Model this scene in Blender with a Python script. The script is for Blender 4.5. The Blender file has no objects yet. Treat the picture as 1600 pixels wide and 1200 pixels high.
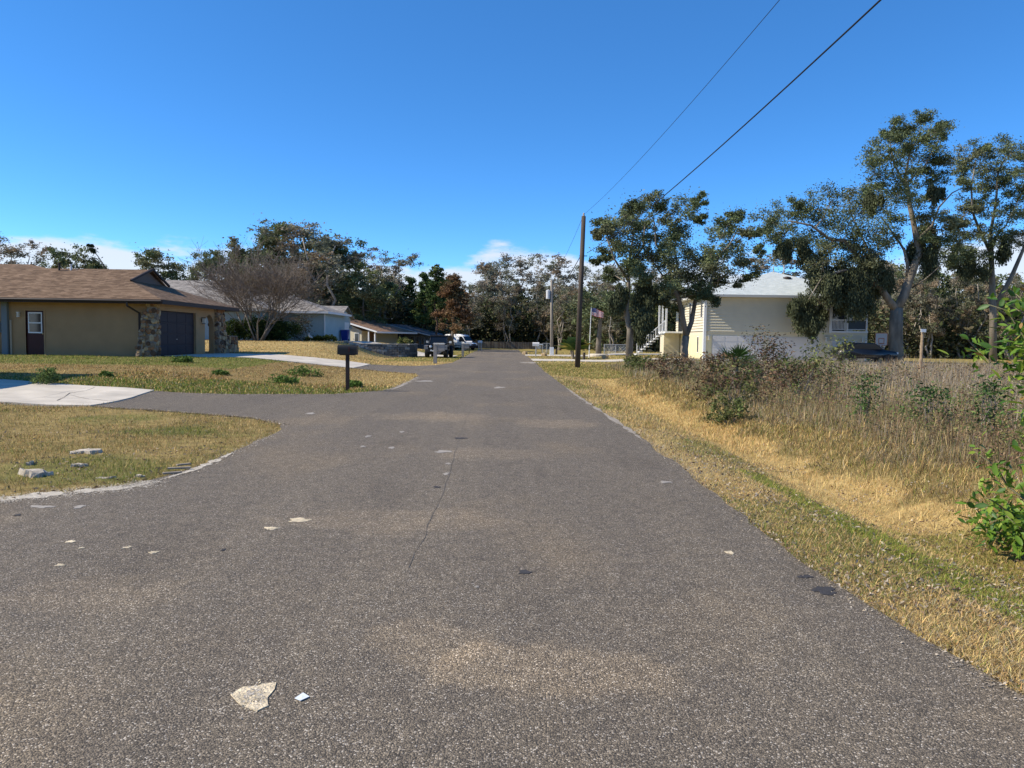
import bpy, bmesh, math, random
import numpy as np
from mathutils import Vector, Matrix
from mathutils.geometry import delaunay_2d_cdt

SC = bpy.context.scene
COL = SC.collection
R = math.radians
rng = np.random.default_rng(7)
random.seed(7)

# ------------------------------------------------------------------ camera
PITCH, ROLL, FPX, EYE = math.atan(70 / 1200), R(.8), 1200., 1.6
cF = Vector((0, math.cos(PITCH), -math.sin(PITCH)))
cR0 = Vector((1, 0, 0)); cU0 = Vector((0, math.sin(PITCH), math.cos(PITCH)))
cR = math.cos(ROLL) * cR0 + math.sin(ROLL) * cU0
cU = math.cos(ROLL) * cU0 - math.sin(ROLL) * cR0
cam = bpy.data.cameras.new('camera')
cam.sensor_width = 36; cam.lens = 36 * FPX / 1600
cam.clip_end = 3000; cam.clip_start = .05
camo = bpy.data.objects.new('camera', cam); COL.objects.link(camo)
m = Matrix.Identity(4)
for i, a in enumerate((cR, cU, -cF)):
    for j in range(3): m[j][i] = a[j]
m.translation = (0, 0, EYE)
camo.matrix_world = m
SC.camera = camo

# ------------------------------------------------------------------ sun, sky, exposure
SUN_EL, SUN_BACK = R(41), R(-6.0)
SDIR = Vector((-math.cos(SUN_EL) * math.cos(SUN_BACK), math.cos(SUN_EL) * math.sin(SUN_BACK), math.sin(SUN_EL)))
sl = bpy.data.lights.new('sun', 'SUN'); sl.energy = 5.0; sl.angle = R(.5); sl.color = (1, .90, .745)
so = bpy.data.objects.new('sun', sl); COL.objects.link(so)
so.rotation_euler = SDIR.to_track_quat('Z', 'Y').to_euler()
W = bpy.data.worlds.new('World'); SC.world = W; W.use_nodes = True
nt = W.node_tree; nd = nt.nodes; nd.clear()
def wn(t, **k):
    n = nd.new(t)
    for a, b in k.items(): setattr(n, a, b)
    return n
L = nt.links.new
sky = wn('ShaderNodeTexSky', sky_type='NISHITA', sun_disc=False, sun_elevation=SUN_EL, sun_rotation=R(-96),
         altitude=0, air_density=.62, dust_density=0, ozone_density=4.0)
hsv = wn('ShaderNodeHueSaturation'); hsv.inputs['Saturation'].default_value = 1.06; hsv.inputs['Value'].default_value = .92; hsv.inputs['Hue'].default_value = .4885
gm = wn('ShaderNodeGamma'); gm.inputs[1].default_value = 1.46
L(sky.outputs[0], gm.inputs[0]); L(gm.outputs[0], hsv.inputs['Color'])
tc = wn('ShaderNodeTexCoord'); sep = wn('ShaderNodeSeparateXYZ'); L(tc.outputs['Generated'], sep.inputs[0])
mp = wn('ShaderNodeMapping'); mp.inputs['Scale'].default_value = (1, 1, 3.4); mp.inputs['Location'].default_value = (.37, .1, .0)
L(tc.outputs['Generated'], mp.inputs[0])
nz = wn('ShaderNodeTexNoise'); nz.inputs['Scale'].default_value = 5.0; nz.inputs['Detail'].default_value = 7; nz.inputs['Roughness'].default_value = .58
L(mp.outputs[0], nz.inputs['Vector'])
# cloud bank low over the horizon: cover falls off with height
h1 = wn('ShaderNodeMapRange'); h1.inputs[1].default_value = .065; h1.inputs[2].default_value = .150
h1.inputs[3].default_value = .28; h1.inputs[4].default_value = -.30; L(sep.outputs['Z'], h1.inputs[0])
ad = wn('ShaderNodeMath', operation='ADD'); L(nz.outputs[0], ad.inputs[0]); L(h1.outputs[0], ad.inputs[1])
cr = wn('ShaderNodeMapRange', interpolation_type='SMOOTHSTEP'); cr.inputs[1].default_value = .46; cr.inputs[2].default_value = .60
cr.inputs[4].default_value = .85; L(ad.outputs[0], cr.inputs[0])
mx = wn('ShaderNodeMixRGB'); mx.inputs[2].default_value = (6.4, 6.7, 7.1, 1)
ev = wn('ShaderNodeMixRGB'); ev.inputs[0].default_value = .36; ev.inputs[2].default_value = (.60, 2.35, 6.6, 1); L(hsv.outputs[0], ev.inputs[1])
L(cr.outputs[0], mx.inputs[0]); L(ev.outputs[0], mx.inputs[1])
bg = wn('ShaderNodeBackground'); bg.inputs[1].default_value = .10
L(mx.outputs[0], bg.inputs[0]); out = wn('ShaderNodeOutputWorld'); L(bg.outputs[0], out.inputs[0])
SC.view_settings.view_transform = 'Standard'; SC.view_settings.look = 'None'
SC.view_settings.exposure = 0.42; SC.view_settings.gamma = 1; SC.view_settings.use_curve_mapping = False
SC.render.engine = 'CYCLES'
SC.cycles.use_denoising = True
SC.cycles.max_bounces = 6; SC.cycles.transparent_max_bounces = 6

# ------------------------------------------------------------------ helpers
def ray(px, py): return cF + (float(px) - 800) / FPX * cR + (600 - float(py)) / FPX * cU
def G(px, py, z=0):
    q = ray(px, py); t = (z - EYE) / q.z; return Vector((q.x * t, q.y * t, z))
def P(px, py, d):
    q = ray(px, py); t = d / q.y; return Vector((q.x * t, d, EYE + q.z * t))

def mat(name, c, rough=.8, var=0, vscale=3, bump=0, bscale=60, c2=None, attr=False, trans=0, metal=0, spec=.3, stretch=(1, 1, 1), detail=5, coat=0):
    M_ = bpy.data.materials.new(name); M_.use_nodes = True
    n = M_.node_tree.nodes; l = M_.node_tree.links.new
    b = n['Principled BSDF']; b.inputs['Roughness'].default_value = rough; b.inputs['Metallic'].default_value = metal
    b.inputs['Specular IOR Level'].default_value = spec
    if coat: b.inputs['Coat Weight'].default_value = coat; b.inputs['Coat Roughness'].default_value = .04
    b.inputs['Base Color'].default_value = (*c, 1)
    geo = n.new('ShaderNodeNewGeometry') if (var or bump) else None
    src = None
    if attr:
        at = n.new('ShaderNodeVertexColor'); at.layer_name = 'Col'; src = at.outputs[0]
        l(src, b.inputs['Base Color'])
    if var:
        mp = n.new('ShaderNodeMapping'); mp.inputs['Scale'].default_value = stretch; l(geo.outputs['Position'], mp.inputs[0])
        nz = n.new('ShaderNodeTexNoise'); nz.inputs['Scale'].default_value = vscale; nz.inputs['Detail'].default_value = detail
        l(mp.outputs[0], nz.inputs['Vector'])
        if c2 is not None:
            mr = n.new('ShaderNodeMapRange'); mr.inputs[1].default_value = .5 - .2 / max(var, .05) * .5; mr.inputs[2].default_value = .5 + .2 / max(var, .05) * .5
            l(nz.outputs[0], mr.inputs[0])
            mm = n.new('ShaderNodeMixRGB'); mm.inputs[1].default_value = (*c, 1); mm.inputs[2].default_value = (*c2, 1)
            l(mr.outputs[0], mm.inputs[0]); l(mm.outputs[0], b.inputs['Base Color'])
        else:
            mr = n.new('ShaderNodeMapRange'); mr.inputs[1].default_value = .25; mr.inputs[2].default_value = .75
            mr.inputs[3].default_value = 1 - var; mr.inputs[4].default_value = 1 + var
            l(nz.outputs[0], mr.inputs[0])
            mm = n.new('ShaderNodeMixRGB'); mm.blend_type = 'MULTIPLY'; mm.inputs[0].default_value = 1
            if src: l(src, mm.inputs[1])
            else: mm.inputs[1].default_value = (*c, 1)
            l(mr.outputs[0], mm.inputs[2]); l(mm.outputs[0], b.inputs['Base Color'])
    if bump:
        nb = n.new('ShaderNodeTexNoise'); nb.inputs['Scale'].default_value = bscale; nb.inputs['Detail'].default_value = 4
        l(geo.outputs['Position'], nb.inputs['Vector'])
        bp = n.new('ShaderNodeBump'); bp.inputs['Strength'].default_value = bump; bp.inputs['Distance'].default_value = .02
        l(nb.outputs[0], bp.inputs['Height']); l(bp.outputs[0], b.inputs['Normal'])
    if trans:
        tr = n.new('ShaderNodeBsdfTranslucent'); ms = n.new('ShaderNodeMixShader'); ms.inputs[0].default_value = trans
        if src: l(src, tr.inputs[0])
        else: tr.inputs[0].default_value = (*c, 1)
        o = n['Material Output']; l(b.outputs[0], ms.inputs[1]); l(tr.outputs[0], ms.inputs[2]); l(ms.outputs[0], o.inputs[0])
    return M_

def arr_mesh(name, V, F, C=None):
    """V (n,3), F (m,k) numpy -> mesh with optional per-vertex colour"""
    V = np.ascontiguousarray(V, np.float32); F = np.ascontiguousarray(F, np.int32)
    me = bpy.data.meshes.new(name); k = F.shape[1]
    me.vertices.add(len(V)); me.vertices.foreach_set('co', V.ravel())
    me.loops.add(F.size); me.loops.foreach_set('vertex_index', F.ravel())
    me.polygons.add(len(F)); me.polygons.foreach_set('loop_start', np.arange(0, F.size, k, dtype=np.int32))
    me.polygons.foreach_set('loop_total', np.full(len(F), k, np.int32))
    if C is not None:
        ca = me.color_attributes.new('Col', 'FLOAT_COLOR', 'POINT')
        c4 = np.ones((len(V), 4), np.float32); c4[:, :3] = C; ca.data.foreach_set('color', c4.ravel())
    me.update(); me.validate(); return me

def link(name, me, material=None, parent=None, loc=None):
    o = bpy.data.objects.new(name, me); COL.objects.link(o)
    if material and not me.materials: me.materials.append(material)
    if parent: o.parent = parent
    if loc is not None: o.location = loc
    return o
def tag(o, label=None, cat=None, group=None, kind=None):
    if label: o['label'] = label
    if cat: o['category'] = cat
    if group: o['group'] = group
    if kind: o['kind'] = kind
    return o
def thing(name, label, cat, loc=(0, 0, 0), rz=0, group=None):
    o = bpy.data.objects.new(name, None); COL.objects.link(o)
    o.empty_display_size = .2; o.location = loc; o.rotation_euler = (0, 0, rz)
    return tag(o, label, cat, group)

class MB:
    def __init__(s): s.v = []; s.f = []
    def add(s, vs, fs):
        n = len(s.v); s.v += [tuple(v) for v in vs]; s.f += [tuple(i + n for i in f) for f in fs]; return s
    def bb(s, x0, x1, y0, y1, z0, z1):
        return s.add([(x0,y0,z0),(x1,y0,z0),(x1,y1,z0),(x0,y1,z0),(x0,y0,z1),(x1,y0,z1),(x1,y1,z1),(x0,y1,z1)],
                     [(3,2,1,0),(4,5,6,7),(0,1,5,4),(1,2,6,5),(2,3,7,6),(3,0,4,7)])
    def box(s, c, d, M_=None):
        vs = [Vector((x*d[0]/2, y*d[1]/2, z*d[2]/2)) for z in (-1,1) for x, y in ((-1,-1),(1,-1),(1,1),(-1,1))]
        if M_: vs = [M_ @ v for v in vs]
        return s.add([Vector(c) + v for v in vs], [(3,2,1,0),(4,5,6,7),(0,1,5,4),(1,2,6,5),(2,3,7,6),(3,0,4,7)])
    def prism(s, pts, ax, a, b):
        """pts 2-D polygon; ax = extrusion axis: 'x' (pts are y,z), 'y' (x,z), 'z' (x,y)"""
        f = {'x': lambda p, t: (t, p[0], p[1]), 'y': lambda p, t: (p[0], t, p[1]), 'z': lambda p, t: (p[0], p[1], t)}[ax]
        n = len(pts)
        return s.add([f(p, a) for p in pts] + [f(p, b) for p in pts],
                     [tuple(range(n-1,-1,-1)), tuple(range(n, 2*n))] + [(i, (i+1)%n, n+(i+1)%n, n+i) for i in range(n)])
    def poly(s, pts): return s.add(pts, [tuple(range(len(pts)))])
    def slab(s, pts, t):
        """3-D polygon thickened downward by t"""
        n = len(pts); pts = [Vector(p) for p in pts]; lo = [p - Vector((0, 0, t)) for p in pts]
        return s.add(pts + lo, [tuple(range(n)), tuple(range(2*n-1, n-1, -1))] + [(i, n+i, n+(i+1)%n, (i+1)%n) for i in range(n)])
    def tube(s, pts, rad, n=6):
        pts = [Vector(p) for p in pts]; k = len(pts)
        rad = [float(q) for q in rad] if hasattr(rad, '__len__') else [float(rad)]*k
        vs = []; u = None
        for i, p in enumerate(pts):
            t = (pts[min(i+1,k-1)] - pts[max(i-1,0)]).normalized()
            if u is None: u = t.orthogonal().normalized()
            else:
                u = u - t*u.dot(t)
                u = u.normalized() if u.length > 1e-5 else t.orthogonal().normalized()
            w = t.cross(u)
            vs += [p + rad[i]*(math.cos(2*math.pi*j/n)*u + math.sin(2*math.pi*j/n)*w) for j in range(n)]
        fs = [(i*n+j, i*n+(j+1)%n, (i+1)*n+(j+1)%n, (i+1)*n+j) for i in range(k-1) for j in range(n)]
        fs += [tuple(range(n-1,-1,-1)), tuple((k-1)*n+j for j in range(n))]
        return s.add(vs, fs)
    def lathe(s, prof, c, ax='y', n=20):
        """prof [(r, t)] about axis through c"""
        vs = []
        for r, t in prof:
            for j in range(n):
                a = 2*math.pi*j/n; q = (r*math.cos(a), r*math.sin(a))
                vs.append(Vector(c) + Vector({'x': (t, q[0], q[1]), 'y': (q[0], t, q[1]), 'z': (q[0], q[1], t)}[ax]))
        k = len(prof)
        fs = [(i*n+j, i*n+(j+1)%n, (i+1)*n+(j+1)%n, (i+1)*n+j) for i in range(k-1) for j in range(n)]
        fs += [tuple(range(n-1,-1,-1)), tuple((k-1)*n+j for j in range(n))]
        return s.add(vs, fs)
    def mesh(s, name, bevel=0, seg=2, smooth=False, org=(0,0,0)):
        bm = bmesh.new(); o = Vector(org)
        vs = [bm.verts.new(Vector(v) - o) for v in s.v]
        for f in s.f:
            try: bm.faces.new([vs[i] for i in f])
            except ValueError: pass
        bmesh.ops.recalc_face_normals(bm, faces=bm.faces)
        if bevel:
            es = [e for e in bm.edges if len(e.link_faces) == 2 and e.calc_face_angle(0) > .5]
            bmesh.ops.bevel(bm, geom=es, offset=bevel, segments=seg, affect='EDGES', clamp_overlap=True)
        for f in bm.faces: f.smooth = smooth
        me = bpy.data.meshes.new(name); bm.to_mesh(me); bm.free(); return me
    def build(s, name, material, parent=None, bevel=0, seg=2, smooth=False, org=(0,0,0), loc=None):
        return link(name, s.mesh(name, bevel, seg, smooth, org), material, parent, loc)

def ss(a, b, t):
    t = np.clip((t - a) / (b - a), 0, 1); return t * t * (3 - 2 * t)
_lat = np.random.default_rng(3).random((256, 256))
def vnoise(x, y):
    xi = np.floor(x).astype(int); yi = np.floor(y).astype(int); fx = x - xi; fy = y - yi
    fx = fx*fx*(3-2*fx); fy = fy*fy*(3-2*fy); a = lambda i, j: _lat[(xi+i) % 256, (yi+j) % 256]
    return (a(0,0)*(1-fx)+a(1,0)*fx)*(1-fy) + (a(0,1)*(1-fx)+a(1,1)*fx)*fy
def fbm(x, y, s=1, o=4):
    x = np.asarray(x, float)*s; y = np.asarray(y, float)*s; r = 0; a = .5; n = 0
    for k in range(o): r = r + a*vnoise(x + 17*k, y + 31*k); n += a; a *= .5; x = x*2.03; y = y*2.03
    return r / n
def inpoly(x, y, poly):
    x = np.asarray(x, float); y = np.asarray(y, float); c = np.zeros(x.shape, bool); n = len(poly)
    for i in range(n):
        x1, y1 = poly[i][:2]; x2, y2 = poly[(i+1) % n][:2]
        if y1 == y2: continue
        k = ((y1 > y) != (y2 > y)) & (x < (x2-x1)*(y-y1)/(y2-y1) + x1); c ^= k
    return c
def xr(y): return 2.2 - .0115*np.asarray(y, float)          # right edge of the road
def gz(x, y):
    x = np.asarray(x, float); y = np.asarray(y, float)
    A = np.interp(y, [0, 12, 18, 26, 34, 44, 56, 76, 92], [.04, .05, .1, .36, .56, .56, 1.2, 1.15, .25])
    xa = np.interp(y, [42, 54, 66, 70], [-4.6, -9.3, -9.3, -6]); xb = np.interp(y, [42, 54], [-13.5, -14.3])
    z = A * ss(0, 1, (xa - x)/(xa - xb)) * np.where(x < 0, 1, 0)
    t = x - xr(y)
    z = z - .30*np.exp(-((t - 2.0)/.85)**2) * (1 - ss(26, 42, y)) * ss(.1, 1.0, t)
    z = z + .12*ss(2.6, 5, t)*(1 - ss(30, 50, y)) + .22*ss(7, 12, x)*ss(40, 55, y)
    off = np.where(x < 0, ss(-5, -9, x), ss(.3, 1.5, t))
    z = z + (fbm(x, y, .5) - .5)*.10*off
    return z
def gzf(x, y): return float(gz(np.array([x]), np.array([y]))[0])

# ------------------------------------------------------------------ road, driveways, ground
def ragged(pts, amp=.035, step=.25):
    out = []
    for i in range(len(pts)):
        a = Vector(pts[i]).to_2d(); b = Vector(pts[(i+1) % len(pts)]).to_2d(); d = (b-a).length
        k = max(1, int(d/step)) if (a.y > -3 and a.y < 60) else max(1, int(d/3)); nrm = Vector((-(b-a).y, (b-a).x)).normalized()
        for j in range(k):
            q = a.lerp(b, j/k); w = float(fbm(np.array([q.x+50]), np.array([q.y+50]), 1.3, 4)[0]) - .5
            w += .5*(float(fbm(np.array([q.x*4+9]), np.array([q.y*4]), 1.3, 2)[0]) - .5); out.append(q + nrm*w*amp*4)
    return out
g = lambda a, b: tuple(G(a, b).to_2d())
road_pts = [(2.6, -10), (2.36, 2), g(1600, 1100), g(1390, 970), g(1240, 870), g(1075, 740), g(1000, 682), g(900, 617), g(850, 580), (1.55, 61), (1.1, 88), (.9, 118),
            (-4.9, 118), (-4.5, 84), (-4.1, 60), (-3.95, 50), (-4.5, 45.5), (-5.4, 43.6), (-7.5, 41.0), (-7.45, 36.0), (-5.4, 35), (-4.3, 34.3), (-3.9, 32), (-3.75, 25.4), (-3.85, 22.9),
            (-4.9, 21.3), (-7.2, 20.3), (-9.35, 20.1), (-8.9, 16.2), (-6.8, 15.65), (-5.05, 14.9), (-4.15, 13.9), (-3.84, 12.6), (-3.76, 9.98), (-3.84, 8.53),
            (-4.0, 8.0), (-4.8, 7.15), (-7, 6.4), (-14, 5.6), (-40, 4.5), (-40, -10)]
ROAD = ragged(road_pts)
def drape(poly, lift, grid=.8, name='sheet'):
    """triangulated sheet over the terrain inside a polygon"""
    xs = [p[0] for p in poly]; ys = [p[1] for p in poly]
    pts = [Vector((p[0], p[1])) for p in poly]; n = len(pts)
    gx, gy = np.meshgrid(np.arange(min(xs)+grid/2, max(xs), grid), np.arange(min(ys)+grid/2, max(ys), grid)); gx = gx.ravel(); gy = gy.ravel()
    k = inpoly(gx, gy, poly)
    pts += [Vector((a, b)) for a, b in zip(gx[k], gy[k])]
    v, e, f, *_ = delaunay_2d_cdt(pts, [], [list(range(n))], 1, 1e-4)
    V = np.array([(q.x, q.y, 0) for q in v]); V[:, 2] = gz(V[:, 0], V[:, 1]) + lift
    me = bpy.data.meshes.new(name); me.from_pydata(V.tolist(), [], [tuple(q) for q in f]); me.update()
    bm = bmesh.new(); bm.from_mesh(me)
    for q in bm.faces:
        if q.normal.z < 0: q.normal_flip()
    be = [q for q in bm.edges if len(q.link_faces) == 1]
    r = bmesh.ops.extrude_edge_only(bm, edges=be)
    for q in r['geom']:
        if isinstance(q, bmesh.types.BMVert): q.co.z -= .07
    bm.to_mesh(me); bm.free(); return me

# chip-seal asphalt
def asphalt():
    M_ = bpy.data.materials.new('chip_seal'); M_.use_nodes = True
    n = M_.node_tree.nodes; l = M_.node_tree.links.new; b = n['Principled BSDF']; b.inputs['Roughness'].default_value = .82; b.inputs['Specular IOR Level'].default_value = .25
    geo = n.new('ShaderNodeNewGeometry')
    def noise(s, d=4, ro=.55, st=None):
        q = n.new('ShaderNodeTexNoise'); q.inputs['Scale'].default_value = s; q.inputs['Detail'].default_value = d; q.inputs['Roughness'].default_value = ro
        if st:
            mp = n.new('ShaderNodeMapping'); mp.inputs['Scale'].default_value = st; l(geo.outputs['Position'], mp.inputs[0]); l(mp.outputs[0], q.inputs['Vector'])
        else: l(geo.outputs['Position'], q.inputs['Vector'])
        return q.outputs[0]
    def rng_(src, a, b_, c=0, d=1):
        q = n.new('ShaderNodeMapRange'); q.interpolation_type = 'SMOOTHSTEP'
        for i, v in enumerate((a, b_, c, d)): q.inputs[i+1].default_value = v
        l(src, q.inputs[0]); return q.outputs[0]
    def mix(f, a, b_, mode='MIX'):
        q = n.new('ShaderNodeMixRGB'); q.blend_type = mode
        for i, v in enumerate((f, a, b_)):
            if isinstance(v, (int, float)): q.inputs[i].default_value = v
            elif isinstance(v, tuple): q.inputs[i].default_value = (*v, 1)
            else: l(v, q.inputs[i])
        return q.outputs[0]
    vo = n.new('ShaderNodeTexVoronoi'); vo.inputs['Scale'].default_value = 135; l(geo.outputs['Position'], vo.inputs['Vector'])
    v2 = n.new('ShaderNodeTexVoronoi'); v2.inputs['Scale'].default_value = 38; l(geo.outputs['Position'], v2.inputs['Vector'])
    sp = n.new('ShaderNodeSeparateColor'); l(vo.outputs['Color'], sp.inputs[0])
    ra = n.new('ShaderNodeValToRGB'); l(sp.outputs[0], ra.inputs[0]); e = ra.color_ramp.elements
    e[0].position = 0; e[0].color = (.072, .060, .044, 1); e[1].position = .45; e[1].color = (.156, .129, .094, 1)
    q = e.new(.8); q.color = (.222, .182, .132, 1); q = e.new(.92); q.color = (.31, .256, .188, 1); q = e.new(.99); q.color = (.50, .45, .38, 1)
    worn = rng_(noise(.42, 3, .5, (1, .6, 1)), .50, .66)
    worn2 = rng_(noise(1.3, 4, .6), .55, .72)
    c = mix(worn, ra.outputs[0], mix(1.0, ra.outputs[0], (1.22, 1.17, 1.08), 'MULTIPLY'))
    c = mix(rng_(noise(.9, 4, .6, (1, .35, 1)), .52, .70, 0, .55), c, mix(1., c, (.72, .71, .70), 'MULTIPLY'))
    c = mix(rng_(noise(7, 3, .6), .3, .7, 0, 1), mix(1., c, (.88, .88, .89), 'MULTIPLY'), mix(1., c, (1.12, 1.11, 1.09), 'MULTIPLY'))
    c = mix(rng_(noise(1.1, 3, .5, (1, .04, 1)), .45, .70, 0, .8), c, mix(1., c, (1.16, 1.15, 1.12), 'MULTIPLY'))
    dis = n.new('ShaderNodeTexNoise'); dis.inputs['Scale'].default_value = 2.2; dis.inputs['Detail'].default_value = 4; l(geo.outputs['Position'], dis.inputs['Vector'])
    for (wx, wy, ax, ay, st) in WORN:
        mp = n.new('ShaderNodeMapping'); mp.inputs['Location'].default_value = (-wx/ax, -wy/ay, 0); mp.inputs['Scale'].default_value = (1/ax, 1/ay, 0); l(geo.outputs['Position'], mp.inputs[0])
        ln_ = n.new('ShaderNodeVectorMath'); ln_.operation = 'LENGTH'; l(mp.outputs[0], ln_.inputs[0])
        sm_ = n.new('ShaderNodeMath'); sm_.operation = 'MULTIPLY_ADD'; l(dis.outputs[0], sm_.inputs[0]); sm_.inputs[1].default_value = 1.5; l(ln_.outputs['Value'], sm_.inputs[2])
        c = mix(rng_(sm_.outputs[0], 1.45, 1.95, st, 0), c, mix(1., c, (1.46, 1.39, 1.28), 'MULTIPLY'))
    gap = rng_(vo.outputs['Distance'], .45, .75, 0, .6)
    c = mix(gap, c, (.035, .031, .03))
    l(c, b.inputs['Base Color'])
    h = n.new('ShaderNodeMath'); h.operation = 'ADD'; l(vo.outputs['Distance'], h.inputs[0]); l(sp.outputs[1], h.inputs[1])
    bp = n.new('ShaderNodeBump'); bp.invert = True; bp.inputs['Strength'].default_value = .85; bp.inputs['Distance'].default_value = .005
    l(h.outputs[0], bp.inputs['Height']); l(bp.outputs[0], b.inputs['Normal'])
    return M_
WORN = [(.18, 3.62, .55, .30, .9), (-.45, 3.95, .30, .35, .6), (-1.0, 6.6, .9, .5, .55), (.9, 14.5, .8, .8, .8), (-1.6, 15.5, 1.3, .9, .6), (-.3, 10.6, .9, .6, .5), (-2.6, 4.6, .5, .4, .4)]   # pale worn areas
M_ROAD = asphalt()
M_CONC = mat('driveway_concrete', (.52, .47, .39), .85, .22, 1.4, .3, 40, detail=7)
M_SAND = mat('pale_sand', (.47, .42, .34), .95, .25, 9, .8, 50)
M_PATCH = mat('cement_splash', (.60, .50, .34), .9, .45, 16, .8, 60)
M_CHIP = mat('pale_chip', (.31, .28, .24), .9, .2, 14, .3, 60)
M_TAR = mat('tar_stain', (.045, .042, .042), .8, .2, 20, .5, 60)
road = link('road', drape(ROAD, .012, 1.0, 'road'), M_ROAD); road['kind'] = 'structure'

def irregular(cx, cy, rx, ry, rot=0, n=22, amp=.3, seed=0):
    r_ = np.random.default_rng(seed); ph = r_.random(6)*6.28; pts = []
    for i in range(n):
        a = 2*math.pi*i/n; k = 1 + amp*(math.sin(2*a+ph[0])*.4 + math.sin(3*a+ph[1])*.4 + math.sin(5*a+ph[2])*.35 + math.sin(8*a+ph[3])*.25)
        u, v = rx*k*math.cos(a), ry*k*math.sin(a)
        pts.append((cx + u*math.cos(rot) - v*math.sin(rot), cy + u*math.sin(rot) + v*math.cos(rot)))
    return pts
def spot(px, py, wpx, hpx, material, name='patch', seed=0, lift=.016, parent=road, amp=.45, rot=0):
    c = G(px, py); kx = c.y/FPX*wpx/2*.85; ky = abs(G(px, py-hpx/2).y - G(px, py+hpx/2).y)/2*.8
    pts = irregular(c.x, c.y, kx, ky, rot, amp=amp, seed=seed)
    me = MB().slab([(a, b, gzf(a, b) + lift) for a, b in pts], .012)
    return me.build(name, material, parent)
cem = [(360,1090),(380,1078),(398,1078),(415,1073),(432,1071),(430,1082),(420,1095),(421,1108),(400,1118),(385,1112),(374,1107),(366,1098)]
MB().slab([(q.x, q.y, .0165) for q in ragged([g(a, b) for a, b in cem], .004, .012)], .012).build('patch', M_PATCH, road)
for i, (a, b, w, h, mt) in enumerate([(468,815,40,7,'p'),(424,828,24,5,'p'),(110,849,14,5,'p'),(127,859,8,3,'p'),(199,858,14,4,'p'),(240,866,18,4,'p'),(94,886,16,4,'p'),
        (124,794,18,6,'c'),(66,794,40,5,'c'),(693,707,32,4,'c'),(780,606,20,2.5,'c'),(664,596,26,2.5,'c'),(828,567,30,2,'c'),(697,742,10,4,'c'),(1040,755,24,3,'c'),(1140,866,16,5,'p'),(485,647,16,3,'c'),
        (575,683,10,3,'c'),(612,701,10,4,'c'),(628,676,8,3,'c'),(700,726,8,3,'c'),(745,920,9,3,'c'),(567,699,8,3,'c'),
        (349,862,7,4,'t'),(28,807,9,4,'t'),(720,686,20,3,'t'),(683,763,12,3,'t'),(820,897,26,7,'t'),(1288,926,46,14,'t'),(1258,904,26,6,'t')]):
    spot(a, b, w, h, {'p': M_PATCH, 'c': M_CHIP, 't': M_TAR}[mt], 'patch' if mt != 't' else 'stain', i)
# pale sandy margins along the broken edges
def strip(pix, wid, material, name, parent, lift=.017, mn=.03):
    pts = [Vector(g(*q)) for q in pix]; A, B = [], []
    for i in range(len(pts)-1):
        for j in range(24):
            q = pts[i].lerp(pts[i+1], j/24); d = (pts[i+1]-pts[i]).normalized(); nn = Vector((-d.y, d.x))
            w = wid*max(mn, 2.6*float(fbm(np.array([q.x*3]), np.array([q.y*3]), 1.9, 4)[0]) - .75)*math.sin(math.pi*min(1, max(.08, (i*24+j)/(24*(len(pts)-1)))))
            A.append(q + nn*w*.5); B.append(q - nn*w*.5)
    vs = [(p.x, p.y, gzf(p.x, p.y)+lift) for p in A] + [(p.x, p.y, gzf(p.x, p.y)+lift) for p in B]; n = len(A)
    return MB().add(vs, [(i, i+1, n+i+1, n+i) for i in range(n-1)]).build(name, material, parent)
strip([(-60,795),(0,783),(100,772),(205,763),(240,755)], .42, M_SAND, 'sandy_margin', road, mn=.06)

strip([(250,752),(300,737),(345,718),(365,708)], .16, M_SAND, 'sandy_margin', road)
M_DUST = mat('edge_dust', (.30, .265, .22), .95, .3, 9, .8, 50)
strip([(612,610),(625,604),(652,590)], .22, M_DUST, 'sandy_margin', road)
strip([(1005,690),(985,674),(900,618),(880,603)], .16, M_DUST, 'sandy_margin', road)
# long joint between the two paving passes, and hairline cracks
M_SEAM = mat('joint_tar', (.135, .115, .09), .85, .3, 30)
def line(pix, w, material, name, parent, lift=.0155):
    pts = []
    for i in range(len(pix)-1):
        a, b = Vector(g(*pix[i])), Vector(g(*pix[i+1])); k = max(2, int((b-a).length/.12)) if a.y < 14 else max(2, int((b-a).length/.6))
        pts += [a.lerp(b, j/k) for j in range(k)]
    A, B = [], []
    for i, q in enumerate(pts):
        d = (pts[min(i+1, len(pts)-1)] - pts[max(i-1, 0)]).normalized(); nn = Vector((-d.y, d.x))
        f = float(fbm(np.array([q.x*9]), np.array([q.y*9]), 1, 2)[0]); o = (float(fbm(np.array([q.x*2+9]), np.array([q.y*2]), 1, 2)[0])-.5)*.05
        A.append(q + nn*(o + w*f)); B.append(q + nn*(o - w*f))
    n = len(A)
    vs = [(p.x, p.y, gzf(p.x, p.y)+lift) for p in A+B]
    return MB().add(vs, [(i, i+1, n+i+1, n+i) for i in range(n-1)]).build(name, material, parent)
line([(640,890),(690,780),(720,676),(750,606),(772,560),(780,545)], .0055, M_SEAM, 'joint', road)

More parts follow.
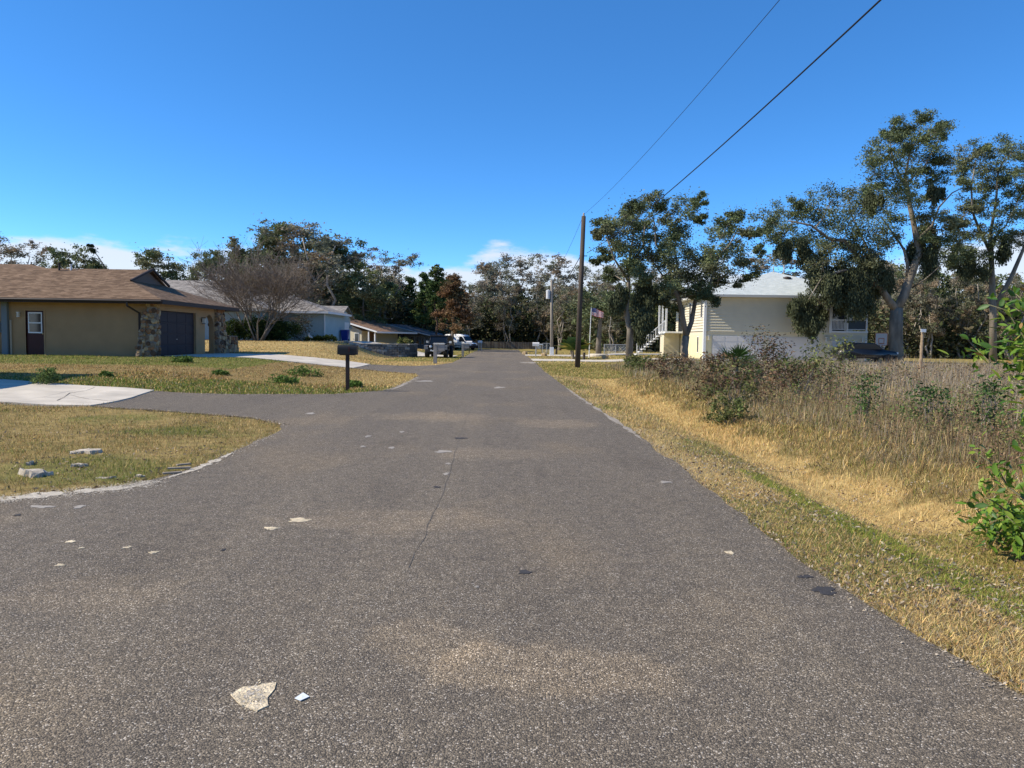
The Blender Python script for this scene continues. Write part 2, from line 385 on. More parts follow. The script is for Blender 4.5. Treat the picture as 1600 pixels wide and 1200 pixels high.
# driveways: each slab a piece of its own
def driveway(name, label_kind, quads, lift=.03):
    root = thing(name, None, None, (quads[0][0][0], quads[0][0][1], 0)); root['kind'] = 'structure'
    for q in quads:
        c = (sum(p[0] for p in q)/len(q), sum(p[1] for p in q)/len(q))
        pp = [Vector(p) + (Vector(c)-Vector(p)).normalized()*.012 for p in q]
        dens = []
        for i in range(len(pp)):
            a, b = pp[i], pp[(i+1) % len(pp)]; k = max(1, int((b-a).length/.7))
            dens += [a.lerp(b, j/k) for j in range(k)]
        me = drape([tuple(p) for p in dens], lift, .7, 'slab'); me.transform(Matrix.Translation((-root.location[0], -root.location[1], 0)))
        link('slab', me, M_CONC, root)
    return root
def quadstrip(b0, b1, t0, t1, ks):
    b0, b1, t0, t1 = map(Vector, (b0, b1, t0, t1)); out = []
    for a, b in zip(ks[:-1], ks[1:]): out.append([tuple(b0.lerp(b1, a)), tuple(b0.lerp(b1, b)), tuple(t0.lerp(t1, b)), tuple(t0.lerp(t1, a))])
    return out
D1 = quadstrip((-8.95, 16.25), (-21, 17.6), (-9.4, 20.15), (-21, 23.9), [0, .16, .36, .58, .8, 1])
D2 = quadstrip((-7.45, 36.05), (-16.5, 36.4), (-7.55, 40.95), (-16.5, 44.2), [0, .3, .62, 1])
D3 = quadstrip((-5.2, 66.2), (-16.0, 66.8), (-5.0, 71), (-16, 74), [0, .5, 1])
D4 = quadstrip((1.55, 57.0), (14.6, 58.5), (1.5, 63), (14.4, 62), [0, .33, .66, 1])
D5 = quadstrip((1.35, 74.5), (16, 78), (1.3, 80), (16, 84), [0, .5, 1])
D6 = quadstrip((14.4, 55.0), (30, 55.4), (14.4, 59.4), (30, 60.6), [0, .25, .5, .75, 1])
for q in (D1, D2, D3, D4, D5, D6): driveway('driveway', '', q)
M_CRACK = mat('crack_dirt', (.12, .10, .08), .95)
DRV = [p for q in (D1, D2, D3, D4, D5, D6) for p in q]
dw = [o for o in COL.objects if o.name == 'driveway'][0]
for pix in ([(90,631),(110,622),(135,619),(160,612)], [(110,624),(140,628),(170,630),(215,626)]):
    o = line(pix, .02, M_CRACK, 'crack', dw, lift=.036); o.location = (-dw.location[0], -dw.location[1], 0)
def paved(x, y):
    k = inpoly(x, y, ROAD)
    for q in DRV: k |= inpoly(x, y, q)
    return k

PAL = np.array([(.66, .49, .23), (.44, .29, .135), (.20, .175, .06), (.11, .17, .035), (.27, .30, .055), (.34, .29, .21), (.12, .085, .05)])  * np.array([1, .98, .86])  # straw tan olive green lime grey brown
def cover(x, y):
    """mix of ground cover kinds at a place (rows sum to 1)"""
    x = np.asarray(x, float); y = np.asarray(y, float); n = len(x); w = np.zeros((n, 7)); t = x - xr(y)
    n1 = fbm(x, y, .55); n2 = fbm(x + 40, y + 9, 1.5); n3 = fbm(x+11, y+70, .25)
    def put(mask, *v):
        w[mask] = np.array(v)[None, :] if np.ndim(v[0]) == 0 else np.stack([np.broadcast_to(q, (n,)) for q in v], 1)[mask]
    put(np.ones(n, bool), .5, .3, .1, .05, 0, .05, 0)
    lf = x < 0
    gpat = ss(.52, .66, n1)*.55 + ss(.55, .7, n2)*.25
    put(lf & (y < 19), .16*(1-gpat), .34*(1-gpat), .34, gpat*.5+.04, gpat*.15+.03, .04, .05)           # near lawn
    fr = ss(25.5, 22.5, y + (n1-.5)*4)
    tip = ss(-7.5, -5, x)*ss(23, 26, y)
    put(lf & (y >= 19) & (y < 45), .12+.5*tip, (.50-.35*fr)*(1-tip*.5), .20, .03+.45*fr, .02+.14*fr, .05, .12*(1-fr))
    hs = lf & (y > 29) & (y < 37) & (x < -10.5)
    put(hs, .05, .10, .22, .42, .19, .02, 0)
    fl = lf & (y >= 40) & ~hs & ~((y < 46) & (x < -16))
    put(fl, .62-.3*ss(.55,.7,n1), .25, .08, .02+.1*ss(.55,.7,n1), .02, .03, .02)
    put(lf & (y > 57) & (x < -17), .05, .25, .05, .03, 0, .05, .57)
    put(lf & (y > 52) & (x > -9), .25, .12, .2, .30, .13, 0, 0)
    rt = ~lf
    gp = ss(.50, .64, n1)
    put(rt, .66, .24, .05, .01, .02, .02, 0)
    put(rt & (t < 1.5), .44-.20*gp, .18, .10+.06*gp, .02+.24*gp, .03+.05*gp, .20-.08*gp, .04)
    lm = rt & (np.abs(t - (1.12 + .25*(n2-.5) - .03*(y-5))) < .19 + .35*(n1-.4)) & (y < 10)
    put(lm, .08, .08, .14, .24, .44, .02, 0)
    put(rt & (t > 1.5) & (y < 7.5), .22, .14, .30, .12, .18, .02, .02)
    put(rt & (t > 2.55 + (n2-.5)*1.2) & (y < 45), .20, .22, .26, .05, .04, .06, .17)
    put(rt & (t > 3.6 + (n1-.5)*2.5) & (y < 52), .10, .14, .16, .03, .02, .30, .25)
    put(rt & (y > 34) & (t < 4.2), .25, .14, .26, .25, .10, 0, 0)
    put(rt & (y > 52), .30, .20, .22, .20, .08, 0, 0)
    w = np.clip(w, 0, None); return w / w.sum(1, keepdims=True)

gxs = np.concatenate([[-900, -400, -200, -120, -80, -55], np.arange(-42, -12, .6), np.arange(-12, 12, .22), np.arange(12, 40, .7), [48, 60, 80, 120, 200, 400, 900]])
gys = np.concatenate([[-400, -100, -40, -15, -8, -4], np.arange(-2, 26, .22), np.arange(26, 70, .6), np.arange(70, 130, 2.), [140, 160, 200, 300, 600, 1500]])
gx, gy = np.meshgrid(gxs, gys); fx, fy = gx.ravel(), gy.ravel()
fz = gz(fx, fy); fz[paved(fx, fy)] -= .05
nx, ny = len(gxs), len(gys); ii = (np.arange(ny-1)[:, None]*nx + np.arange(nx-1)[None, :]).ravel()
gC = cover(fx, fy) @ PAL * .72
gC = gC * (0.8 + .4*fbm(fx, fy, 2.2)[:, None])
edge = np.exp(-np.clip(fx - xr(fy), 0, None)/.12)*(fx > 0)*(fy < 60)
gC = gC*(1 - .7*edge[:, None]) + np.array([.36, .29, .21])*.7*edge[:, None]
ground = link('ground', arr_mesh('ground', np.stack([fx, fy, fz], 1), np.stack([ii, ii+1, ii+nx+1, ii+nx], 1), gC),
              mat('turf_soil', (.3, .25, .15), .95, .35, 5, 1., 45, attr=True, spec=.1))
ground['kind'] = 'structure'
for p in ground.data.polygons: p.use_smooth = True

# ------------------------------------------------------------------ grass
M_GRASS = mat('grass_blade', (.3, .3, .1), .75, attr=True, trans=.22, spec=.15)
def blades(x, y, h, w, lean, C, z=None, seg2=False, droop=.5, leaf=False):
    n = len(x); z = gz(x, y) if z is None else z
    az = rng.random(n)*6.2832; pa = az + 1.5708 + (rng.random(n)-.5)*1.2
    B = np.stack([x, y, z - .005], 1); u = np.stack([np.cos(pa), np.sin(pa), 0*pa], 1)*(w/2)[:, None]
    d = np.stack([np.cos(az)*lean, np.sin(az)*lean, np.sqrt(np.clip(1-lean**2, .02, 1))], 1)*h[:, None]
    if not seg2:
        V = np.stack([B-u, B+u, B+d], 1).reshape(-1, 3); F = np.arange(3*n).reshape(n, 3); return V, F, np.repeat(C, 3, 0)
    m_ = B + d*.55; m_[:, 2] += h*.08; T = B + d; T[:, 2] -= droop*h*lean*.35
    V = np.stack([B-u, B+u, m_+u*.8, m_-u*.8, T], 1).reshape(-1, 3); k = np.arange(n)[:, None]*5
    F = np.concatenate([k + [0, 1, 2], k + [0, 2, 3], k + [3, 2, 4]], 0); return V, F, np.repeat(C, 5, 0)
def pick(x, y, jit=.35, boost=1.):
    w = cover(x, y); c = np.cumsum(w, 1); k = (rng.random(len(x))[:, None] > c).sum(1).clip(0, 6)
    return PAL[k]*boost*(1 + (rng.random((len(x), 1))-.5)*2*jit)*(1 + (rng.random((len(x), 3))-.5)*.15)
def cat(parts):
    V, F, C, o = [], [], [], 0
    for v, f, c in parts: V.append(v); F.append(f + o); C.append(c); o += len(v)
    return np.concatenate(V), np.concatenate(F), np.concatenate(C)
def stuff(name, parts, label, catg, material=M_GRASS, parent=None):
    o = link(name, arr_mesh(name, *cat(parts)), material, parent); 
    if parent is None: tag(o, label, catg)
    o['kind'] = 'stuff'; return o
def scat(n, x0, x1, y0, y1, k=1.5):
    """random places, thinning with distance"""
    u = rng.random(n); e = 1 - k
    y = (y0**e + u*(y1**e - y0**e))**(1/e) if abs(e) > .01 else y0*(y1/y0)**u
    return x0 + rng.random(n)*(x1-x0), y
HOUSEBOX = [(-36, -16.4, 35.8, 46)]
def keep(x, y, m_=True):
    k = ~paved(x, y)
    for a, b, c, d in HOUSEBOX: k &= ~((x > a) & (x < b) & (y > c) & (y < d))
    return k & m_
def lawn(n, x0, x1, y0, y1, h0, h1, w0, k=1.5, lean=(.3, .95), cond=None, seg2=False, dens=None, boost=1.):
    x, y = scat(n, x0, x1, y0, y1, k); kk = keep(x, y)
    if cond is not None: kk &= cond(x, y)
    if dens is not None: kk &= rng.random(n) < dens(x, y)
    x, y = x[kk], y[kk]; n = len(x)
    h = h0 + rng.random(n)**1.6*(h1-h0); h *= .6 + .8*fbm(x, y, 1.1)
    w = w0*(.6 + .8*rng.random(n))*np.maximum(1, y/9)**.8
    return blades(x, y, h, w, lean[0] + rng.random(n)*(lean[1]-lean[0]), pick(x, y, boost=boost), seg2=seg2)
stuff('lawn_grass', [lawn(150000, -14, -3.6, 6.6, 17.5, .03, .085, .006, 1.2, dens=lambda x, y: .35 + .65*ss(.36, .52, fbm(x+21, y+4, 1.3))),
                     lawn(9000, -14, -3.6, 6.6, 17.5, .08, .15, .006, 1.2, (.2, .8), dens=lambda x, y: ss(.5, .7, fbm(x, y, 1.2)))],
      'mixed brown and green lawn grass beside the near concrete driveway', 'grass')
def patchy(x, y): return .45 + .55*ss(.36, .52, fbm(x+21, y+4, 1.3))
def tuft_front(x, y): return (y < 25.5 + 1.5*np.sin(x)) & (x < -4)
stuff('lawn_grass', [lawn(120000, -26, -3.6, 19.8, 37, .03, .08, .008, 1.2), lawn(24000, -14, -4, 20, 26, .04, .11, .016, 1., (.2, .9), cond=tuft_front, boost=1.1)],
      'weedy lawn grass rising from the mailbox to the brown house', 'grass')
stuff('lawn_grass', [lawn(70000, -30, -3.9, 40, 90, .04, .10, .010, 1.5)], 'golden dormant lawn grass before the bare tree and block wall', 'grass')
stuff('verge_grass', [lawn(230000, 1.9, 5.6, 2.6, 16, .025, .075, .0050, 1.5, (.5, .98)), lawn(90000, 1.0, 6.5, 14, 50, .04, .11, .007, 1.4, (.4, .95)),
                      lawn(60000, 1.9, 4.2, 2.6, 9, .04, .11, .0040, 1.3, (.75, .99), seg2=True),
                      lawn(60000, 3.3, 6.3, 4, 30, .06, .20, .0050, 1.2, (.3, .9), seg2=True, dens=lambda x, y: ss(1.6, 3.0, x - xr(y) + (fbm(x, y, 1.)-.5)*1.4)),
                      lawn(26000, 1.0, 30, 45, 95, .05, .12, .012, 1.5)],
      'straw coloured verge grass sloping into the ditch beside the road', 'grass')
# tall dead weeds of the vacant lot
def tall(n, t0, t1, y0, y1, h0, h1, w0, cols, wts, k=1.2, lean=(.05, .5), dens=None, sc=1., seg2=True):
    x, y = scat(n, 0, 1, y0, y1, k); x = xr(y) + t0 + (t1-t0)*x; kk = keep(x, y) & (rng.random(n) < ss(0, 1.2, x - xr(y) - t0 + (fbm(x, y, .8)-.5)*2))
    if dens is not None: kk &= rng.random(n) < dens(x, y)
    x, y = x[kk], y[kk]; n = len(x); h = h0 + rng.random(n)*(h1-h0); h = h*(.45 + 1.1*fbm(x+5, y+3, .45))
    w = w0*(.6 + .8*rng.random(n))*np.maximum(1, y/14)**.9
    C = np.array(cols)[rng.choice(len(cols), n, p=wts)]*(1 + (rng.random((n, 1))-.5)*.7)*(.42 + 1.1*fbm(x+31, y+17, .55))[:, None]
    return blades(x, y, h, w, lean[0] + rng.random(n)*(lean[1]-lean[0]), C, seg2=seg2, droop=1.)
GREY, DRY, BRN, RED, OLV, GRN = (.36, .31, .24), (.48, .36, .18), (.22, .155, .09), (.19, .11, .07), (.19, .185, .065), (.10, .15, .04)
stuff('dry_weeds', [tall(90000, 3.1, 12, 5, 46, .10, .42, .0050, [DRY, BRN, OLV, GRN, RED, GREY], [.36, .14, .22, .08, .05, .15], 1.1, (.1, .75)),
                    tall(80000, 5.2, 30, 8, 52, .25, .85, .0048, [GREY, DRY, BRN, RED], [.58, .20, .16, .06], 1.0, (.03, .75)),
                    tall(20000, 3.6, 9, 5, 34, .2, .6, .006, [BRN, RED, OLV], [.5, .3, .2], 1.1, (.1, .7), lambda x, y: ss(.48, .6, fbm(x+3, y+8, .6)))],
      'tall grey and brown dead weeds filling the vacant lot', 'weeds')

def weed_leaves(n, y0, y1, t0, t1, h, size, cols):
    x, y = scat(n, 0, 1, y0, y1, 1.1); x = xr(y) + t0 + (t1-t0)*x; k = keep(x, y) & (rng.random(n) < ss(.42, .58, fbm(x+7, y+2, .7))); x, y = x[k], y[k]; n = len(x)
    c = np.stack([x, y, gz(x, y) + h*(.25 + .75*rng.random(n))*(.4 + 1.1*fbm(x+5, y+3, .45))], 1)
    V, F, C = leaves(c, .10, 14, size, np.array(cols)[rng.integers(0, len(cols), n)], .9, .5)
    return V, F, C
def grains(pix, n, wid, size, cols, bias=0.):
    pts = [Vector(g(*q)) for q in pix]; d = np.array([(b-a).length for a, b in zip(pts[:-1], pts[1:])]); c = np.concatenate([[0], np.cumsum(d)]); t = rng.random(n)*c[-1]; k = np.clip(np.searchsorted(c, t) - 1, 0, len(d)-1)
    A = np.array([tuple(p) for p in pts]); u = ((t - c[k])/d[k])[:, None]; p = A[k]*(1-u) + A[k+1]*u; dr = (A[k+1]-A[k])/d[k][:, None]; nn = np.stack([-dr[:, 1], dr[:, 0]], 1)
    w = wid*(.3 + 1.4*fbm(p[:, 0], p[:, 1], 1.7)); p = p + nn*((rng.normal(size=n) + bias)*w)[:, None]
    z = gz(p[:, 0], p[:, 1]) + np.where(paved(p[:, 0], p[:, 1]), .0155, .012); C = np.array(cols)[rng.integers(0, len(cols), n)]*(1 + (rng.random((n, 1))-.5)*.4)
    s_ = size*(.4 + rng.random(n)**2*1.3); az = rng.random(n)*6.28; a = np.stack([np.cos(az), np.sin(az), .25*rng.normal(size=n)], 1)*s_[:, None]; b = np.stack([-np.sin(az), np.cos(az), .25*rng.normal(size=n)], 1)*(s_*.65)[:, None]; q = np.stack([p[:, 0], p[:, 1], z + s_*.15], 1)
    return np.stack([q-a, q+b*.9-a*.2, q+a, q-b], 1).reshape(-1, 3), np.arange(4*n).reshape(n, 4), np.repeat(C, 4, 0)
SD = [(.50, .44, .35), (.42, .36, .28), (.58, .53, .45)]; SN = [(.52, .48, .42), (.42, .38, .32), (.60, .57, .52)]; TN = [(.36, .29, .20), (.28, .23, .17), (.44, .38, .30), (.20, .17, .14)]
stuff('loose_grit', [grains([(-60,795),(0,783),(100,772),(205,763),(240,753)], 16000, .10, .0055, SD), grains([(250,752),(300,737),(345,718),(437,676)], 2200, .05, .0075, SD+TN),
                     grains([(1600,1100),(1390,970),(1240,870),(1075,740),(1000,682),(900,617)], 8000, .08, .0065, TN), grains([(382,1095),(396,1094),(412,1092)], 900, .05, .006, [(.55, .47, .33), (.5, .45, .38)]),
                     grains([(450,665),(394,653),(280,645),(144,639)], 1500, .06, .012, TN), grains([(612,610),(652,590)], 1500, .10, .011, SD), grains([(245,618),(372,619),(520,617),(604,611)], 1500, .06, .013, TN)],
      None, None, mat('grit', (.4, .36, .3), .95, attr=True, spec=.1), parent=road)
# ------------------------------------------------------------------ trees
M_LEAF = mat('leaf', (.08, .1, .03), .75, attr=True, trans=.2, spec=.12)
M_BARK = mat('bark', (.20, .17, .135), .9, .45, 2.2, 1., 14, stretch=(1, 1, .35))
M_BARKG = mat('grey_bark', (.205, .175, .135), .95, .55, 2.2, 1., 14, stretch=(1, 1, .35))
M_BARKD = mat('pine_bark', (.13, .085, .06), .95, .4, 3, 1., 14)
def leaves(c, sig, n, size, col, flat=.7, jit=.45, hang=0, rg=rng):
    """n diamond leaves round every centre c (m,3)"""
    m_ = len(c); c = np.repeat(np.asarray(c), n, 0); sg = np.repeat(np.broadcast_to(sig, (m_,)), n)[:, None]
    N = len(c); p = c + np.clip(rg.normal(size=(N, 3)), -1.9, 1.9)*sg*np.array([1, 1, flat])
    a = rg.normal(size=(N, 3)); a[:, 2] *= .7
    if hang: a[:, :2] *= (1-hang); a[:, 2] -= hang*2
    a /= np.linalg.norm(a, axis=1, keepdims=True); b = np.cross(a, rg.normal(size=(N, 3))); b /= np.linalg.norm(b, axis=1, keepdims=True)
    s = (size*(.55 + .9*rg.random(N)))[:, None]; a = a*s; b = b*s*.42
    V = np.stack([p-a, p+b, p+a, p-b], 1).reshape(-1, 3); F = np.arange(4*N).reshape(N, 4)
    cc = np.repeat(np.broadcast_to(np.asarray(col), (m_, 3)), n, 0)*(1 + (rg.random((N, 1))-.5)*2*jit)
    return V, F, np.repeat(cc, 4, 0)
def subclusters(C, r, k, rg, flat=.8):
    """k points inside every clump"""
    q = rg.normal(size=(len(C), k, 3)); q /= np.linalg.norm(q, axis=2, keepdims=True)
    q *= (rg.random((len(C), k, 1))**.45)*np.asarray(r)[:, None, None]; q[:, :, 2] *= flat
    return C[:, None, :] + q
def wob(a, b, k, amp, rg, sag=0):
    a = np.asarray(a, float); b = np.asarray(b, float); d = np.linalg.norm(b-a); pts = []
    for i in range(k+1):
        t = i/k; q = a + (b-a)*t
        if 0 < i < k: q = q + rg.normal(size=3)*amp*d
        q[2] += sag*d*math.sin(math.pi*t); pts.append(q)
    return pts
def build_tree(limbs, C, r, rg, per=90, k=7, size=.13, cols=((.07, .085, .035),), sigk=.27, twig=.018, flat=.8, moss=None, jit=.45, sub=True):
    """limbs: [(pts, r0, r1)], C clump centres, r radii -> (wood MB, leaf arrays)"""
    wb = MB(); sk = []; sr = []
    for pts, r0, r1 in limbs:
        n = len(pts); rad = [r0 + (r1-r0)*i/(n-1) for i in range(n)]; wb.tube(pts, rad, 7)
        for i in range(n-1):
            for t in np.linspace(0, 1, 6): sk.append(np.asarray(pts[i], float)*(1-t) + np.asarray(pts[i+1], float)*t); sr.append(rad[i]*(1-t)+rad[i+1]*t)
    sk = np.array(sk); sr = np.array(sr); C = np.asarray(C, float); r = np.asarray(r, float)
    order = np.argsort(np.min(np.linalg.norm(C[:, None]-sk[None], axis=2), 1))
    for i in order:
        d = np.linalg.norm(sk-C[i], axis=1) + 1.2*np.clip(sk[:, 2]-C[i][2], 0, None); j = int(np.argmin(d))
        r0 = min(sr[j]*.7, .02 + .022*d[j]); pts = wob(sk[j], C[i], 4, .06, rg, -.05)
        wb.tube(pts, [max(.012, r0*(1-.72*t)) for t in np.linspace(0, 1, 5)], 5)
        sk = np.concatenate([sk, np.array(pts[1:])]); sr = np.concatenate([sr, np.full(4, max(.012, r0*.45))])
    S = subclusters(C, r*1.22, k, rg, flat)
    if sub:
        for i in range(len(C)):
            for j in range(k): wb.tube([C[i], (C[i]+S[i, j])/2 + rg.normal(size=3)*.08*r[i], S[i, j]], [twig, twig*.7, twig*.4], 3)
    cols = np.array(cols); cc = cols[rg.integers(0, len(cols), len(C))]; cc = np.repeat(cc, k, 0)*(1 + (rg.random((len(C)*k, 1))-.5)*.5)
    vk = .55 + .75*rg.random(len(C)*k); q_ = S.reshape(-1, 3); big = vk > .9
    parts = [leaves(q_[big], (np.repeat(r*sigk, k)*vk)[big], per, size, cc[big], .62, jit, rg=rg), leaves(q_[~big], (np.repeat(r*sigk, k)*vk)[~big], max(6, int(per*.5)), size, cc[~big], .75, jit, rg=rg),
             leaves(C, r*.75, max(4, int(per*.35)), size, cc[::k], .8, jit, rg=rg)]
    if moss is not None and len(moss[0]):
        mc, mr = moss; mc = np.asarray(mc); mr = np.asarray(mr); q = subclusters(mc, mr, 10, rg, 1.15).reshape(-1, 3)
        parts.append(leaves(q, np.repeat(mr*.22, 10), int(per*.9), size*1.15, np.array((.085, .098, .052)), 1.7, .4, .8, rg))
    return wb, cat(parts)
def plant_tree(name, label, base, wb, lf, bark, group=None, catg='tree', leafm=None):
    root = thing(name, label, catg, base, 0, group)
    wb.build('trunk', bark, root, smooth=True, org=base)
    V, F, C = lf; link('crown', arr_mesh('crown', V - np.asarray(base), F, C), leafm or M_LEAF, root)
    return root
def traced(name, label, d, x0, y0, s, limbs, clumps, moss=(), seed=1, depth=2.2, bark=M_BARKG, **k):
    rg = np.random.default_rng(seed); m_ = s*d/FPX
    pt = lambda a, b, dd=0: np.array(P(x0 + a*s, y0 + b*s, d + dd))
    LM = []
    for pts, r0, r1, d0, d1 in limbs:
        n = len(pts); LM.append(([pt(a, b, d0 + (d1-d0)*i/(n-1)) for i, (a, b) in enumerate(pts)], r0, r1))
    z0 = gzf(LM[0][0][0][0], LM[0][0][0][1]); LM[0][0][0][2] = z0 - .1
    def dd(): return float(np.clip(rg.normal()*depth*.6, -depth*1.3, depth*1.3))
    C = [pt(a, b, dd()) for a, b, r in clumps]; r = [q[2]*m_*1.05 for q in clumps]
    mo = ([pt(a, b, dd()*.7) for a, b, q in moss], [q*m_ for a, b, q in moss])
    wb, lf = build_tree(LM, C, r, rg, moss=mo, **k)
    b = LM[0][0][0]; return plant_tree(name, label, (float(b[0]), float(b[1]), z0), wb, lf, bark)
OAK = ((.125, .155, .07), (.155, .185, .09), (.105, .13, .062), (.16, .17, .09))
traced('oak_tree', 'forked live oak in front of the cream two storey house', 50.5, 900, 290, .25,
  [([(680,1118),(676,1020),(688,940)],.27,.23,0,0), ([(688,940),(662,800),(640,700),(605,640),(598,560),(560,450),(500,370),(490,230)],.19,.04,0,-1),
   ([(688,940),(722,850),(745,720),(830,640),(870,520),(890,440),(960,370),(1010,280)],.18,.035,0,1.2), ([(640,700),(645,570),(622,430),(590,340),(640,220)],.10,.03,0,1.5),
   ([(640,700),(540,560),(440,420)],.09,.03,0,-1.6), ([(830,640),(980,520),(1060,540)],.06,.02,.6,-1)],
  [(420,120,80),(520,110,60),(440,200,80),(600,200,75),(700,120,80),(770,80,40),(650,270,80),(760,200,45),(560,420,90),(480,320,80),(470,470,85),(700,400,85),(640,530,95),(760,480,95),
   (850,400,80),(890,300,80),(960,220,75),(1010,180,45),(1060,300,60),(1120,290,28),(1130,410,38),(1050,500,55),(1080,570,45),(1020,615,28),(960,400,70),(880,520,75),(800,600,85),(850,700,45),
   (700,620,95),(600,620,75),(560,710,45),(640,770,35),(560,560,80),(740,560,90),(680,690,70),(820,480,80),(910,600,50),(780,680,60),(600,340,60)], seed=4, per=260, size=.074, cols=OAK)
traced('oak_tree', 'slender oak with hanging lower foliage between the flagpole and forked oak', 49, 900, 290, .25,
  [([(330,1095),(338,900),(312,780),(328,640),(330,480),(360,300)],.26,.05,0,0), ([(312,800),(285,740),(270,640)],.08,.03,0,-1), ([(330,600),(240,460),(190,320)],.09,.03,0,-1), ([(330,520),(420,380),(430,240)],.09,.03,0,1)],
  [(300,190,85),(200,240,65),(160,300,45),(260,320,90),(360,240,80),(350,390,95),(180,440,60),(125,470,30),(310,500,80),(400,540,70),(380,140,60),(240,400,70),(420,440,70),(230,560,50)],
  moss=[(420,650,70),(430,760,70),(420,860,60),(400,930,45),(280,690,45),(460,700,50),(250,760,45)], seed=9, per=260, size=.076, cols=OAK)
traced('oak_tree', 'tallest live oak with pale trunk and hanging moss beside the basketball hoop', 58, 1180, 170, .35,
  [([(630,1125),(628,1000),(632,890)],.55,.46,0,0), ([(632,890),(662,840),(690,760),(715,690),(735,640),(722,590),(710,520),(690,430),(682,360),(668,310)],.36,.12,0,.4),
   ([(632,900),(600,860),(560,800),(500,740),(450,650),(400,590),(330,580),(250,520),(150,500)],.30,.05,0,-2), ([(590,850),(600,760),(530,680),(470,560),(420,450)],.16,.04,0,2),
   ([(680,780),(680,690),(665,630),(640,590),(560,480)],.15,.05,0,1.2), ([(715,620),(740,570),(790,520),(820,440),(880,375),(930,350)],.12,.03,.3,-1), ([(700,800),(760,760),(840,690)],.07,.02,.2,-1),
   ([(668,310),(690,200),(740,90)],.10,.03,.4,.4), ([(682,360),(620,250),(600,140)],.09,.03,.4,-1), ([(680,330),(760,250),(820,140)],.08,.03,.4,1), ([(500,740),(400,720),(300,750),(240,850)],.13,.03,-1,-2.5), ([(560,800),(440,780),(360,820)],.10,.03,0,-1)],
  [(680,80,55),(740,50,45),(780,110,65),(830,100,36),(620,100,45),(640,150,55),(720,160,55),(560,200,55),(600,220,65),(700,230,70),(790,200,65),(850,220,45),(530,290,65),(620,300,70),(720,300,55),
   (800,300,50),(500,360,50),(560,400,80),(630,390,60),(760,400,50),(420,420,75),(480,460,80),(330,430,75),(250,440,75),(190,430,45),(120,470,65),(60,490,55),(55,550,40),(150,540,70),(230,520,75),
   (320,520,80),(420,520,80),(520,540,80),(600,500,60),(140,600,45),(310,610,70),(400,620,70),(500,620,70),(590,590,60),(780,480,50),(830,540,60),(870,580,55),(800,610,50),(850,660,55),(300,690,70),(880,500,50),(560,640,60)],
  moss=[(240,880,50),(220,930,55),(250,975,45),(180,900,35),(285,930,30),(380,850,60),(450,870,60),(490,840,55),(340,820,50),(300,760,70),(380,760,70),(280,720,60),(440,740,70),(540,720,60),(560,780,50),
        (220,640,45),(130,640,35),(700,640,40),(770,560,45),(770,650,45),(790,700,45),(800,380,35),(520,420,40),(500,860,50),(430,800,60)], seed=21, depth=3.2, per=280, size=.078, cols=OAK)
traced('oak_tree', 'thin limbed oak at the right edge behind the tallest oak', 66, 1180, 170, .35,
  [([(1065,1080),(1062,900),(1058,760),(1050,560)],.32,.2,0,0), ([(1050,640),(1000,540),(970,460),(965,350),(985,230)],.14,.04,0,-1), ([(1050,560),(1075,420),(1085,280),(1130,190)],.14,.04,0,1),
   ([(1062,900),(1140,760),(1200,620),(1260,480)],.24,.08,0,0), ([(1050,600),(1120,520),(1180,400)],.08,.03,0,-1)],
  [(960,220,50),(1010,180,45),(1080,180,55),(1140,200,60),(1190,220,55),(930,260,42),(1000,260,60),(1070,270,62),(1150,290,55),(940,330,40),(1010,350,60),(1090,350,52),(1180,360,45),(960,420,50),(1040,440,52),
   (1130,470,60),(1190,450,52),(930,480,50),(900,540,45),(980,540,52),(1080,560,52),(1150,560,52),(1195,560,45),(950,620,60),(1030,640,52),(900,640,45),(1260,300,80),(1280,420,80),(1250,550,75)],
  moss=[(960,680,50),(1000,720,50),(900,700,45),(1120,650,40)], seed=31, depth=2.5, per=240, size=.086, cols=OAK)

def litter(n, x0, x1, y0, y1, size, cols):
    x, y = scat(n, x0, x1, y0, y1, 1.5); k = keep(x, y) & (rng.random(n) < ss(.40, .62, fbm(x+2, y+6, 1.1))); x, y = x[k], y[k]
    return leaves(np.stack([x, y, gz(x, y) + .02], 1), .004, 1, size, np.array(cols)[rng.integers(0, len(cols), len(x))], .3, .4)
stuff('leaf_litter', [litter(16000, 1.9, 5.2, 2.6, 14, .017, [(.36, .31, .25), (.25, .17, .1), (.45, .38, .28), (.16, .10, .07)]), litter(5000, -12, -3.7, 6.8, 17, .02, [(.33, .26, .18), (.22, .15, .09)])],
      'dead leaves scattered through the roadside grass', 'leaves', M_LEAF)
stuff('weed_foliage', [weed_leaves(2600, 6, 26, 3.7, 9.5, .50, .022, [BRN, RED, OLV, (.22, .15, .08)]), weed_leaves(1800, 20, 46, 4.2, 16, .65, .04, [BRN, RED, OLV, (.2, .17, .1)]), weed_leaves(1600, 8, 34, 4.4, 14, .62, .026, [OLV, GRN, (.15, .2, .06)]), weed_leaves(1500, 9, 36, 5, 18, .75, .022, [(.3, .25, .19), (.24, .18, .12)])],
      'brown and olive leafy tangle along the front of the vacant lot', 'weeds', M_LEAF)
